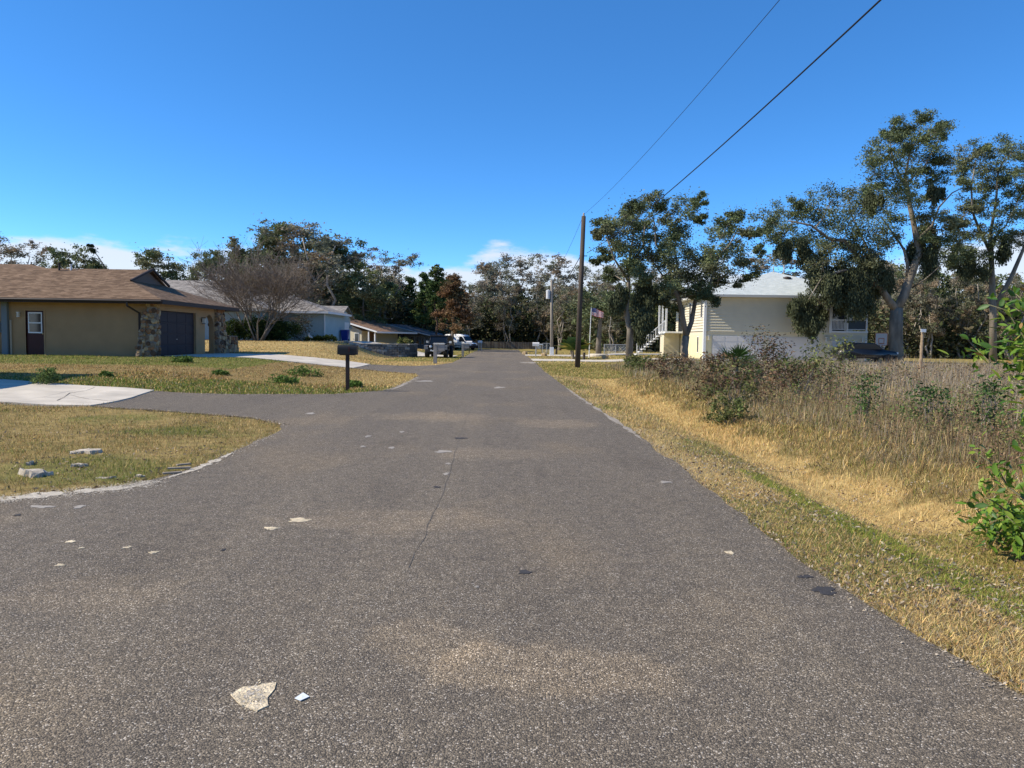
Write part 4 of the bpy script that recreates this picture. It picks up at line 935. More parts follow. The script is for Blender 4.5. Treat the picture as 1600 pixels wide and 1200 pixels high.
bar((xg + .12, yA - .1, zg), (xg + .2, ym, RZ + .02), .07).build('gablet_trim', M_DKW, rf); bar((xg + .12, yB + .1, zg), (xg + .2, ym, RZ + .02), .07).build('gablet_trim', M_DKW, rf)
fa = MB(); fa.bb(xl, xe + .03, ye0 - .03, ye0 + .02, EZ - .20, EZ - .012); fa.bb(xe - .02, xe + .035, ye0 + .02, ye1, EZ - .20, EZ - .012); fa.bb(xl, xe + .03, ye1, ye1 + .04, EZ - .20, EZ - .012); fa.build('fascia', M_DKW, bh)
sf = MB(); sf.bb(xl, xe - .02, ye0 + .02, 0, EZ - .12, EZ - .09); sf.bb(0, xe - .02, 0, ye1, EZ - .12, EZ - .09); sf.bb(-.5, 0, 7.6, ye1, EZ - .12, EZ - .09); sf.build('soffit', mat('soffit', (.35, .27, .18), .9), bh)
MB().tube([(xl, ye0 - .09, EZ - .07), (xe, ye0 - .09, EZ - .09)], .06, 6).build('gutter', M_DKW, bh)
M_DSP = mat('downspout_paint', (.05, .036, .03), .6)
MB().tube([(-1.05, ye0 - .08, EZ - .12), (-1.05, ye0 - .08, EZ - .3), (-.80, -.12, EZ - .62), (-.80, -.12, .25)], .05, 6).build('downspout', M_DSP, bh)
MB().bb(-7.22, -6.95, -.16, -.002, -.2, WH - .12).build('pilaster', mat('blue_grey_paint', (.16, .19, .20), .8), bh)
ut = MB().bb(-7.62, -7.32, -.14, -.003, 1.0, 1.5).build('meter_box', mat('meter_grey', (.45, .47, .48), .5), bh); MB().tube([(-7.47, -.08, 1.0), (-7.47, -.08, -.1)], .03, 6).build('conduit', M_WHT, ut)
MB().tube([(-6.85, -.05, -.1), (-6.85, -.05, 1.6)], .045, 6).build('drain_pipe', mat('pipe_tan', (.42, .35, .25), .7), bh)
for x_, y_, h_, m_ in ((-6.3, 4.0, .30, M_WHT), (-6.85, 3.9, .34, M_DKW)): MB().lathe([(.05, 0), (.05, h_), (.08, h_), (.08, h_+.05)], (x_, y_, RZ - .15), 'z', 8).build('vent_pipe', m_, rf)
# second roof behind, at the left
roof([[(-26, 4.3, 4.30), (-7.2, 4.3, 4.28), (-9.6, 6, 4.72), (-26, 6, 4.72)], [(-7.2, 4.3, 4.28), (-7.2, 8.6, 4.0), (-9.6, 6, 4.72)], [(-26, 6, 4.72), (-9.6, 6, 4.72), (-7.2, 8.6, 4.0), (-26, 8.6, 4.0)]], 'upper_roof', M_SHIN, bh, .08)
# field-stone pillars: every stone its own piece
M_MORT = mat('mortar', (.25, .21, .16), .95, .2, 8, .5, 40)
M_ST = [mat('field_stone_' + k, c, .85, .35, 7, .7, 26) for k, c in (('tan', (.33, .22, .11)), ('grey', (.22, .165, .115)), ('rust', (.24, .125, .06)), ('cream', (.42, .31, .18)), ('brown', (.10, .06, .035)))]
def stone_mesh(seed):
    rg = np.random.default_rng(seed); n = 7; a = np.sort(rg.random(n)*.5 + np.arange(n))*2*math.pi/n; rr = .8 + .25*rg.random(n); vs = []
    for z, k in ((-.5, 1.0), (.25, 1.0), (.5, .68)): vs += [(k*r_*math.cos(t), k*r_*math.sin(t), z + (.12*rg.normal() if z > 0 else 0)) for r_, t in zip(rr, a)]
    fs = [(i*n+j, i*n+(j+1) % n, (i+1)*n+(j+1) % n, (i+1)*n+j) for i in range(2) for j in range(n)] + [tuple(2*n+j for j in range(n))]
    return MB().add(vs, fs)
STM = []
for i in range(10):
    me = stone_mesh(200+i).mesh('stone'); me.materials.append(M_ST[i % 5]); STM.append(me)
def stone_face(parent, A, B, Cc, D, size, seed):
    """cover a planar quad A B C D (bottom-left, bottom-right, top-right, top-left) with fitted stones"""
    rg = np.random.default_rng(seed); A, B, Cc, D = map(Vector, (A, B, Cc, D)); nn = (B-A).cross(D-A).normalized(); h = ((D-A).length + (Cc-B).length)/2; rows = max(1, int(h/size))
    for r_ in range(rows):
        v = (r_ + .5)/rows; l_, r2 = A.lerp(D, v), B.lerp(Cc, v); wd_ = (r2-l_).length; cols = max(1, round(wd_/(size*1.05)))
        for c_ in range(cols):
            u = (c_ + .5 + (.25 if r_ % 2 else -.25)*(cols > 1))/cols; u = min(max(u, .42/cols), 1-.42/cols); p = l_.lerp(r2, u) + (D-A).normalized()*rg.normal()*size*.14 + (r2-l_).normalized()*rg.normal()*size*.06; x = (r2-l_).normalized(); y = nn.cross(x); an = rg.random()*6.28
            M_ = Matrix((x*math.cos(an) + y*math.sin(an), y*math.cos(an) - x*math.sin(an), nn)).transposed().to_4x4(); M_.translation = p
            o = link('stone', STM[rg.integers(0, 10)], None, parent); o.matrix_local = M_ @ Matrix.Diagonal((size*(.50 + .32*rg.random()), size*(.42 + .2*rg.random()), .07 + .09*rg.random(), 1))
def pillar(name, x0b, x1b, x0t, x1t, y0b, y1b, y0t, y1t, zt, size, seed):
    p = MB().add([(x0b, y0b, -.25), (x1b, y0b, -.25), (x1b, y1b, -.25), (x0b, y1b, -.25), (x0t, y0t, zt), (x1t, y0t, zt), (x1t, y1t, zt), (x0t, y1t, zt)], [(3,2,1,0),(4,5,6,7),(0,1,5,4),(1,2,6,5),(2,3,7,6),(3,0,4,7)]).build(name, M_MORT, bh)
    stone_face(p, (x0b, y0b, -.25), (x1b, y0b, -.25), (x1t, y0t, zt), (x0t, y0t, zt), size, seed)
    stone_face(p, (x1b, y0b, -.25), (x1b, y1b, -.25), (x1t, y1t, zt), (x1t, y0t, zt), size, seed+1)
    stone_face(p, (x0b, y1b, -.25), (x0b, y0b, -.25), (x0t, y0t, zt), (x0t, y1t, zt), size, seed+2)
pillar('stone_pillar', -.56, .06, -.34, .05, -.40, .12, -.26, .10, 2.50, .23, 300)
pillar('stone_buttress', -.84, -.57, -.52, -.35, -.58, -.05, -.30, -.03, 2.1, .19, 310)
pillar('stone_pillar', -.30, .30, -.30, .16, 6.86, 8.1, 6.90, 7.8, 2.50, .24, 320)
pillar('stone_wall', -.30, .34, -.28, .28, 8.1, 9.7, 8.1, 9.6, 1.0, .24, 330)

# ------------------------------------------------------------------ pale blue house with grey roof
bl = thing('blue_house', 'pale blue house with weathered grey roof behind the bare tree', 'house', (-17, 70, 1.2))
OB = (-17, 70, 1.2); M_BLUE = mat('pale_blue_stucco', (.37, .46, .46), .9, .08, 1.5); M_PW = mat('white_paint', (.72, .73, .72), .5)
w = MB(); w.bb(-40, -21.4, 64.6, 76, .8, 3.85); w.bb(-21.4, -16.6, 67.6, 76, .8, 3.80); w.bb(-24, -17.3, 76, 82, .6, 3.6); w.build('wall', M_BLUE, bl, org=OB)
def hip(x0, x1, y0, y1, ez, rz, parent, material, org, hl=True, hr=True, name='roof'):
    ym_ = (y0+y1)/2; k = (y1-y0)/2; a = x0 + (k if hl else 0); b = x1 - (k if hr else 0)
    fs = [[(x0, y0, ez), (x1, y0, ez), (b, ym_, rz), (a, ym_, rz)], [(x1, y1, ez), (x0, y1, ez), (a, ym_, rz), (b, ym_, rz)]]
    if hr: fs.append([(x1, y0, ez), (x1, y1, ez), (b, ym_, rz)])
    if hl: fs.append([(x0, y1, ez), (x0, y0, ez), (a, ym_, rz)])
    return roof(fs, name, material, parent, .1, org)
hip(-41, -20.6, 64, 77, 3.85, 6.55, bl, M_SHING, OB); hip(-24, -16.1, 67.0, 76.6, 3.78, 5.45, bl, M_SHING, OB, hl=False)
f = MB(); f.bb(-41, -20.6, 63.95, 64.0, 3.66, 3.86); f.bb(-20.5, -16.05, 66.93, 66.99, 3.60, 3.79); f.bb(-16.09, -16.03, 66.99, 76.6, 3.60, 3.79); f.build('fascia', M_PW, bl, org=OB)
ga = roof([[(-24, 75.6, 3.5), (-16.9, 75.6, 3.5), (-16.9, 79, 4.75), (-24, 79, 4.75)], [(-16.9, 82.4, 3.5), (-24, 82.4, 3.5), (-24, 79, 4.75), (-16.9, 79, 4.75)]], 'garage_roof', M_SHING, bl, .1, OB)
MB().add([(-17.28, 76, 3.5), (-17.28, 82, 3.5), (-17.28, 79, 4.62)], [(0, 1, 2)]).build('gable', M_BLUE, bl, org=OB)
g2 = MB().bb(-17.3, -17.24, 76.9, 81.1, .9, 3.1).build('garage_door', M_PW, bl, org=OB)
for i in range(4): MB().bb(-17.24, -17.225, 77.0, 81.0, .95+i*.54, 1.42+i*.54).build('panel', M_PW, g2, org=OB)
MB().tube([(-16.5, 67.5, 3.6), (-16.5, 67.5, .9)], .06, 6).build('downspout', M_PW, bl, org=OB); MB().tube([(-21.3, 67.4, 3.6), (-21.3, 67.4, .9)], .06, 6).build('downspout', M_PW, bl, org=OB)
wn_ = MB().bb(-27.6, -26.4, 64.55, 64.6, 1.9, 3.1).build('window', M_PW, bl, org=OB); MB().bb(-27.5, -26.5, 64.53, 64.55, 2.0, 3.0).build('pane', M_GLS, wn_, org=OB)
for yy in (76.4, 81.6): lantern(bl, (-17.28+17, yy-70, 1.4), 1.3, None, (1, 0))
# blue wheelie bin
q = P(539, 534, 74); bn = thing('wheelie_bin', 'blue wheeled bin beside the white garage door', 'bin', (q.x, 74, gzf(q.x, 74)))
M_BIN = mat('blue_plastic', (.015, .035, .22), .45)
b = MB().add([(-.27, -.3, .08), (.27, -.3, .08), (.27, .28, .08), (-.27, .28, .08), (-.34, -.38, 1.0), (.34, -.38, 1.0), (.34, .36, 1.0), (-.34, .36, 1.0)], [(3,2,1,0),(4,5,6,7),(0,1,5,4),(1,2,6,5),(2,3,7,6),(3,0,4,7)]); b.build('body', M_BIN, bn, .02)
MB().prism([(-.4, 1.0), (.40, 1.0), (.40, 1.06), (.1, 1.12), (-.4, 1.05)], 'x', -.36, .36).build('lid', M_BIN, bn, .01)
M_TYRE = mat('rubber', (.018, .018, .018), .8)
for sx in (-.3, .3): MB().lathe([(.04, -.03), (.12, -.03), (.12, .03), (.04, .03)], (sx, .3, .12), 'x', 14).build('wheel', M_TYRE, bn)
# small white garden figure (heron-like) by the wall
q = P(485, 524, 66.5); gf = thing('garden_ornament', 'small white bird ornament by the pale blue wall', 'ornament', (q.x, 66.5, gzf(q.x, 66.5)))
MB().tube([(0, 0, 0), (0, 0, .3)], .015, 5).build('leg', M_PW, gf); MB().tube([(.22, 0, .28), (.1, 0, .36), (-.05, 0, .42), (-.12, 0, .55), (-.1, 0, .68), (-.2, 0, .7)], [.02, .09, .1, .045, .04, .01], 8).build('body', M_PW, gf, smooth=True)

# ------------------------------------------------------------------ tan house, navy house
OC = (-20, 96, .2); th = thing('tan_house', 'cream house with tan brown gable roof beyond the blue bin', 'house', OC, R(-24)); M_CRM = mat('cream_wall', (.55, .50, .36), .9, .06, 2); M_SHT = shingle('tan_shingle', (.18, .11, .07), (.25, .155, .10), (.32, .21, .14))
MB().prism([(-25, 0), (-17.2, 0), (-17.2, 2.35), (-20.6, 3.75), (-25, 3.75)], 'y', 94, 102).build('wall', M_CRM, th, org=OC)
roof([[(-20.8, 93.4, 3.85), (-20.8, 102.6, 3.85), (-14.6, 102.6, 2.3), (-14.6, 93.4, 2.3)], [(-20.8, 93.4, 3.85), (-20.8, 102.6, 3.85), (-26, 102.6, 2.3), (-26, 93.4, 2.3)]], 'roof', M_SHT, th, .1, OC)
MB().tube([(-20.8, 93.38, 3.80), (-14.6, 93.38, 2.24)], .11, 4).build('rake_board', M_PW, th, org=OC); MB().bb(-14.62, -14.55, 93.4, 102.6, 2.1, 2.3).build('fascia', M_PW, th, org=OC)
for xx in (-15.0, -15.9): MB().tube([(xx, 93.6, 0), (xx, 93.6, 2.3)], .10, 6).build('porch_post', M_PW, th, org=OC)
for xx, hh in ((-17.9, 1.0),): 
    wv = MB().bb(xx-.32, xx+.32, 93.95, 94, hh, hh+1.1).build('window', M_PW, th, org=OC); MB().bb(xx-.26, xx+.26, 93.93, 93.95, hh+.06, hh+1.04).build('pane', M_GLS, wv, org=OC)
MB().bb(-17.18, -17.12, 95.4, 96.4, .2, 2.2).build('door', mat('brown_door', (.20, .10, .05), .6), th, org=OC)
OD = (-15, 104, .1); nh = thing('navy_house', 'low navy and slate grey gabled house behind the block wall', 'house', OD, R(-12)); M_NV = mat('navy_wall', (.05, .075, .14), .8, .08, 2); M_SLT = mat('slate_wall', (.12, .135, .15), .85, .08, 2)
MB().prism([(-18.0, 0), (-14.2, 0), (-14.2, 2.3), (-16, 3.2), (-18, 2.9)], 'y', 101, 110).build('wall', M_NV, nh, org=OD)
MB().prism([(-14.2, 0), (-10.4, 0), (-10.4, 2.1), (-14.2, 2.9)], 'y', 102.5, 110).build('wall', M_SLT, nh, org=OD)
roof([[(-16, 100.4, 3.4), (-16, 110.5, 3.4), (-9.9, 110.5, 1.95), (-9.9, 100.8, 1.95)], [(-16, 100.4, 3.4), (-16, 110.5, 3.4), (-18.6, 110.5, 2.75), (-18.6, 100.4, 2.75)]], 'roof', M_SHIND, nh, .1, OD)
MB().tube([(-16, 100.38, 3.36), (-9.95, 100.78, 1.92)], .07, 4).build('rake_board', mat('grey_trim', (.35, .37, .38), .7), nh, org=OD)
for xx in (-12.9, -12.2, -11.5):
    wv = MB().bb(xx-.25, xx+.25, 102.44, 102.5, .7, 1.8).build('window', mat('grey_frame', (.3, .32, .33), .6), nh, org=OD); MB().bb(xx-.19, xx+.19, 102.42, 102.44, .76, 1.74).build('pane', M_GLS, wv, org=OD)
gw = MB().bb(-17.6, -14.6, 100.94, 101, .1, 1.9).build('garage_door', mat('dark_red_door', (.09, .03, .03), .6), nh, org=OD)

# ------------------------------------------------------------------ block retaining wall
rwl = thing('retaining_wall', 'curved grey block retaining wall beside the four wheel drive', 'wall', (-10.5, 63.5, 0)); OW = (-10.5, 63.5, 0)
M_BLK = [mat('wall_block_' + k, c, .95, .25, 6, .6, 30) for k, c in (('dark', (.12, .115, .11)), ('mid', (.20, .19, .175)), ('pale', (.33, .31, .28)))]
bme = []
for i in range(3):
    me = MB().bb(-.20, .20, -.13, .13, -.095, .095).mesh('block', .02, 1); me.materials.append(M_BLK[i]); bme.append(me)
cme = MB().bb(-.22, .22, -.17, .17, -.04, .04).mesh('cap', .012, 1); cme.materials.append(M_BLK[2])
path = [Vector(q) for q in ((-13.6, 63.3), (-12.2, 62.9), (-10.6, 62.6), (-9.3, 62.6), (-8.5, 63.0), (-8.1, 64.0), (-8.2, 65.4))]
def along(path, step):
    out = []; acc = 0
    for a, b in zip(path[:-1], path[1:]):
        d = (b-a).length; t = acc
        while t < d: out.append((a.lerp(b, t/d), math.atan2(b.y-a.y, b.x-a.x))); t += step
        acc = t - d
    return out
TOPZ = 1.06
for r_ in range(5):
    z = TOPZ - .14 - r_*.2
    for p, an in along(path, .41):
        an_ = an; q = p + Vector((math.cos(an), math.sin(an)))*(.2 if r_ % 2 else 0)
        if z + .1 < gzf(q.x, q.y - .3) - .02: continue
        o = link('block', bme[random.choices((0, 1, 2), (.5, .35, .15))[0]], None, rwl, (q.x-OW[0], q.y-OW[1] + random.uniform(-.01, .015), z)); o.rotation_euler = (0, 0, an_)
for p, an in along(path, .445):
    if p.x > -12.6: o = link('cap', cme, None, rwl, (p.x-OW[0], p.y-OW[1], TOPZ)); o.rotation_euler = (0, 0, an)
bed = [(p.x, p.y+.1) for p in path] + [(-8.6, 66), (-13.6, 66)]
MB().slab([(a-OW[0], b-OW[1], TOPZ - .08) for a, b in bed], .9).build('earth_fill', mat('bed_soil', (.16, .12, .08), .95, .3, 4), rwl)
q = (-9.0, 64.2); 
tb = bush('shrub', 'tufted green plant on top of the block retaining wall', q, .7, .6, .55, 22, .12, [(.12, .14, .04), (.2, .19, .06)], 71, per=24); tb.location.z = TOPZ - .1
for i, (a, b) in enumerate(((-13.2, 62.6), (-12.8, 62.75), (-12.9, 62.4), (-12.3, 62.45), (-12.5, 62.2), (-11.9, 62.3), (-11.6, 62.25), (-13.0, 62.1), (-12.2, 62.05), (-13.5, 62.5))):
    o = link('block', bme[2 if i % 3 else 1], None, rwl, (a-OW[0], b-OW[1], gzf(a, b) + .08)); o.rotation_euler = (0, 0, random.uniform(-.5, .5))

# ------------------------------------------------------------------ cream two-storey house
YH = (14.95, 60, .28); yh = thing('cream_house', 'cream sided two storey house with pale hip roof', 'house', YH, R(-.5))
M_SID = mat('cream_siding', (.62, .57, .43), .7, .05, 2); M_LOW = mat('yellow_stucco', (.70, .62, .38), .85, .08, 2); M_GARW = mat('garage_white', (.56, .55, .53), .6)
FW, BAL, FD, LOW, TOP = 12.6, 9.75, 10.8, 2.15, 4.98
def lap(pts_fn, z0, z1, step, name, material, parent):
    """lapped boards as real steps: pts_fn(z, out) gives the two wall end points pushed out by out"""
    vs = []; fs = []; n = int((z1-z0)/step)
    for i in range(n):
        a, b = z0 + i*step, z0 + (i+1)*step; k = len(vs); p, q = pts_fn(.075); r_, s_ = pts_fn(.006)
        vs += [(*p, a), (*q, a), (*s_, b), (*r_, b)]; fs.append((k, k+1, k+2, k+3))
        if i: fs.append((k, k+1, k-2, k-1))
    o = MB().add(vs, fs).build(name, material, parent); return o
MB().bb(.0, FW, .0, FD, -.3, LOW).build('lower_wall', M_SID, yh)
w = MB(); w.bb(.0, BAL, .004, FD, LOW, TOP); w.bb(BAL, FW, 2.6, FD - .01, LOW, TOP); w.build('wall', M_SID, yh)
o = lap(lambda e: ((0, -e), (BAL, -e)), LOW + .02, TOP, .22, 'siding', M_SID, yh); o['kind'] = 'stuff'
o = lap(lambda e: ((-e, FD), (-e, 0)), LOW + .02, TOP, .22, 'siding', M_SID, yh); o['kind'] = 'stuff'
o = lap(lambda e: ((9.2, -e), (FW, -e)), 1.55, LOW - .02, .165, 'siding', M_SID, yh); o['kind'] = 'stuff'
MB().bb(-.03, -.004, -.03, FD, -.2, LOW - .25).build('yellow_base', M_LOW, yh); MB().bb(-.03, .55, -.03, -.004, -.2, LOW - .35).build('yellow_base', M_LOW, yh)
tr = MB(); tr.bb(-.10, .10, -.10, -.078, -.2, TOP); tr.bb(-.10, -.078, -.078, .10, -.2, TOP); tr.bb(BAL - .12, BAL + .02, -.10, -.078, LOW, TOP); tr.bb(FW - .12, FW + .03, -.03, .1, LOW - 2.2, LOW); tr.build('corner_board', M_PW, yh)
MB().bb(.2, FW, -.045, -.029, LOW - .16, LOW + .03).build('band_board', mat('cream_band', (.62, .56, .40), .7), yh)
for x0, x1, zt in ((.62, 4.6, 1.82), (5.0, 8.9, 1.78), (9.9, 11.85, 1.55)):
    gd_ = MB().bb(x0, x1, -.035, -.006, -.2, zt).build('garage_door', M_GARW, yh); n = 4
    for r_ in range(4):
        for c_ in range(n):
            ww = (x1-x0)/n; hh = (zt+.1)/4; MB().bb(x0 + c_*ww + .06, x0 + (c_+1)*ww - .06, -.047, -.034, -.1 + r_*hh + .05, -.1 + (r_+1)*hh - .05).build('panel', M_GARW, gd_)
for x_ in (.32, 4.8, 9.4, 12.2): lantern(yh, (x_, -.03, 1.65), 1.1, M_PW)
# balcony
bc = MB().bb(BAL, FW + .05, -.10, 2.6, LOW + .03, LOW + .16).build('balcony_deck', M_PW, yh)
for x_ in (BAL + .06, 11.05, FW - .06): MB().bb(x_-.06, x_+.06, -.06, .06, LOW + .16, TOP).build('balcony_post', M_PW, yh)
rl = MB(); rl.bb(BAL + .1, FW - .1, -.03, .03, LOW + .98, LOW + 1.05); rl.bb(BAL + .1, FW - .1, -.025, .025, LOW + .26, LOW + .31); rl.build('rail', M_PW, yh)
bal = MB().bb(-.02, .02, -.02, .02, 0, .7).mesh('baluster'); bal.materials.append(M_PW)
for i in range(11): link('baluster', bal, None, yh, (BAL + .22 + i*.105, 0, LOW + .3))
MB().bb(11.12, FW - .12, -.008, .008, LOW + .31, LOW + 1.0).build('screen_panel', mat('screen_mesh', (.05, .07, .085), .6), yh)
dd_ = MB().bb(10.3, 11.9, 2.54, 2.6, LOW + .16, LOW + 2.3).build('sliding_door', M_DKW, yh); MB().bb(10.4, 11.8, 2.52, 2.54, LOW + .26, LOW + 2.2).build('pane', M_GLS, dd_)
# left face: windows, porch, stair
for y_, z_, hh, wd_ in ((.9, 3.25, 1.35, .5), (5.0, 3.1, 1.4, .5), (1.9, .5, 1.2, .35)):
    wv = MB().bb(-.07, -.03, y_-wd_/2-.07, y_+wd_/2+.07, z_-.07, z_+hh+.07).build('window', M_PW, yh); MB().bb(-.08, -.07, y_-wd_/2, y_+wd_/2, z_, z_+hh).build('pane', M_GLS, wv)
pd = MB().bb(-1.7, -.05, 7.2, 10.8, LOW - .1, LOW + .05).build('porch_deck', M_PW, yh)
MB().bb(-1.5, -.1, 8.8, 10.6, -.1, LOW - .1).build('porch_skirt', M_SID, yh)
for y_ in (7.3, 9.0, 10.7): MB().bb(-1.68, -1.54, y_-.07, y_+.07, LOW + .05, TOP - .05).build('porch_post', M_PW, yh)
MB().bb(-.09, -.03, 8.0, 9.6, LOW + .05, LOW + 2.2).build('porch_door', M_GLS, yh)
for i in range(9): MB().bb(-1.7 - (i+1)*.27, -1.7 - i*.27, 7.4, 8.7, LOW - .1 - i*.235 - .1, LOW - .1 - i*.235).build('stair_tread', M_PW, yh)
rr_ = MB(); rr_.tube([(-1.65, 7.35, LOW + 1.0), (-4.15, 7.35, .95)], .04, 4); rr_.tube([(-1.65, 7.35, LOW + .2), (-4.15, 7.35, .12)], .03, 4); rr_.build('stair_rail', M_PW, yh)
for i in range(13): t = i/12; MB().tube([(-1.7 - 2.4*t, 7.35, LOW + .15 - 2.05*t), (-1.7 - 2.4*t, 7.35, LOW + 1.0 - 2.05*t)], .03 if i % 4 else .06, 4).build('baluster', M_PW, yh)
OV = .62; px_, py_, pz_ = 6.9, 5.4, TOP + 2.35; a, b, c, d_ = (-OV, -OV), (FW + OV, -OV), (FW + OV, FD + OV), (-OV, FD + OV)
roof([[(*a, TOP), (*b, TOP), (px_, py_, pz_)], [(*b, TOP), (*c, TOP), (px_, py_, pz_)], [(*c, TOP), (*d_, TOP), (px_, py_, pz_)], [(*d_, TOP), (*a, TOP), (px_, py_, pz_)]], 'roof', M_SHINW, yh, .1)
roof([[(-1.95, 6.9, TOP - .12), (-.5, 6.9, TOP + .12), (-.5, FD + .5, TOP + .12), (-1.95, FD + .5, TOP - .12)]], 'porch_roof', M_SHINW, yh, .1)
f = MB(); f.bb(-OV - .02, FW + OV + .02, -OV - .05, -OV - .005, TOP - .17, TOP + .01); f.bb(-OV - .05, -OV - .005, -OV + .0, 6.9, TOP - .17, TOP + .01); f.bb(FW + OV + .005, FW + OV + .05, -OV, FD + OV, TOP - .17, TOP + .01); f.build('fascia', mat('grey_fascia', (.50, .50, .47), .6), yh)
f = MB(); f.bb(-OV, FW + OV, -OV, -.03, TOP - .16, TOP - .13); f.bb(-OV, -.03, -.03, FD, TOP - .16, TOP - .13); f.build('soffit', M_PW, yh)
MB().lathe([(.28, 0), (.28, .1), (.34, .12), (.30, .24), (.05, .30)], (7.5, 3.6, TOP + 1.5), 'z', 16).build('roof_vent', M_DKW, yh); MB().lathe([(.06, 0), (.06, .4)], (8.6, 2.6, TOP + .95), 'z', 8).build('vent_pipe', M_WHT, yh)

# ------------------------------------------------------------------ neighbour house just left of the frame (its eave shades the near driveway)
nb = thing('neighbour_house', 'low house left of the near driveway that casts shade on the lawn', 'house', (-19, 22, .3)); ON = (-19, 22, .3)
MB().bb(-30, -17.35, 13.2, 23.5, -.2, 3.3).build('wall', M_STUC, nb, org=ON); hip(-31, -16.5, 12.4, 24.2, 3.3, 5.2, nb, M_SHIN, ON)

# ------------------------------------------------------------------ vehicles
M_BLKP = mat('black_paint', (.006, .007, .010), .38, coat=.25, spec=.4); M_BLP = mat('black_plastic', (.02, .02, .022), .6); M_CHR = mat('chrome', (.7, .7, .72), .2, metal=1); M_LENS = mat('headlamp_lens', (.6, .63, .65), .12, spec=.8); M_VGLS = mat('vehicle_glass', (.008, .012, .018), .12, spec=.35)
def wheel(parent, c, r, w_, ax='x', rimm=None):
    wl = MB().lathe([(r*.55, -w_/2), (r*.92, -w_/2), (r, -w_*.36), (r, w_*.36), (r*.92, w_/2), (r*.55, w_/2)], (0, 0, 0), ax, 24).build('wheel', M_TYRE, parent, loc=c)
    rm = MB().lathe([(r*.1, -w_*.40), (r*.56, -w_*.34), (r*.56, w_*.34), (r*.1, w_*.40)], (0, 0, 0), ax, 18).build('rim', rimm or M_BLP, wl)
    return wl
M_FEN = mat('sunlit_fender', (.10, .105, .11), .45); M_JP = mat('dark_blue_paint', (.005, .007, .011), .3, coat=.3)  # front fender grey is lightened in the colour to suggest sun on it
q = (-6.2, 62.2); jp = thing('four_wheel_drive', 'black boxy four wheel drive parked facing the camera on the grass', 'car', (q[0], q[1], gzf(*q)), R(-4))
b = MB(); b.bb(-.78, .78, .55, 4.0, .55, 1.12); b.build('body', M_JP, jp, .04)
b = MB().add([(-.55,.0,.62),(.55,.0,.62),(.74,1.35,.62),(-.74,1.35,.62),(-.55,.02,1.10),(.55,.02,1.10),(.74,1.35,1.17),(-.74,1.35,1.17)], [(3,2,1,0),(4,5,6,7),(0,1,5,4),(1,2,6,5),(2,3,7,6),(3,0,4,7)]); b.build('hood', M_JP, jp, .03)
gr = MB().bb(-.60, .60, -.05, .01, .62, 1.10).build('grille', M_JP, jp, .02)
for i in range(7): MB().bb(-.21 + i*.07 - .02, -.21 + i*.07 + .02, -.062, -.05, .70, 1.0).build('slot', M_BLP, gr)
for sx in (-1, 1):
    hl = MB().lathe([(.115, .02), (.115, -.02), (.10, -.035)], (sx*.42, -.05, .90), 'y', 20).build('headlight', M_CHR, jp); MB().lathe([(.095, 0), (.08, -.025), (.03, -.04)], (sx*.42, -.08, .90), 'y', 20).build('lens', M_LENS, hl)
    MB().prism([(-.18, .66), (-.12, .98), (.1, 1.02), (.72, 1.02), (.98, .70), (.9, .70), (.68, .93), (.1, .93), (-.05, .66)], 'x', sx*.62, sx*.95).build('fender', M_FEN, jp, .012)
    MB().prism([(2.55, .7), (2.8, 1.0), (3.5, 1.0), (3.8, .66), (3.7, .66), (3.42, .92), (2.88, .92), (2.65, .7)], 'x', sx*.76, sx*.93).build('fender', M_BLP, jp, .012)
    wheel(jp, (sx*.76, .36, .42), .42, .30); wheel(jp, (sx*.76, 3.15, .42), .42, .30)
    MB().box((sx*.96, 1.42, 1.28), (.22, .10, .18)).build('mirror', M_CHR, jp, .02)
    MB().lathe([(.035, 0), (.03, -.03)], (sx*.72, -.14, .96), 'y', 10).build('turn_signal', mat('amber', (.5, .2, .02), .3), jp)
    MB().bb(sx*.71 - .03, sx*.71 + .03, 1.5, 3.9, 1.2, 1.72).build('side_window', M_VGLS, jp)
MB().bb(-.62, .62, .1, 3.8, .26, .60).build('chassis', M_BLP, jp); MB().tube([(-.7, .36, .40), (.7, .36, .40)], .09, 8).build('axle', M_BLP, jp)
MB().bb(-.80, .80, -.34, -.16, .46, .70).build('bumper', M_BLP, jp, .03)
for sx in (-.33, .33): MB().lathe([(.07, 0), (.06, -.03)], (sx, -.34, .60), 'y', 14).build('fog_lamp', M_LENS, jp)
ws = MB().add([(-.72,1.30,1.17),(.72,1.30,1.17),(.66,1.58,1.72),(-.66,1.58,1.72),(-.72,1.36,1.17),(.72,1.36,1.17),(.66,1.64,1.72),(-.66,1.64,1.72)], [(0,1,2,3),(7,6,5,4),(0,4,5,1),(1,5,6,2),(2,6,7,3),(3,7,4,0)]).build('windshield', M_VGLS, jp)
MB().bb(-.72, .72, 1.52, 3.95, 1.72, 1.84).build('roof', M_BLP, jp, .03); MB().bb(-.70, .70, 3.9, 4.0, 1.1, 1.74).build('tailgate', M_BLKP, jp)
MB().bb(-.25, .25, -.355, -.342, .52, .63).build('number_plate', M_WHT, jp)
for sx in (-1, 1): MB().tube([(sx*.74, 1.28, 1.15), (sx*.68, 1.58, 1.75)], .035, 5).build('pillar', M_BLKP, jp)

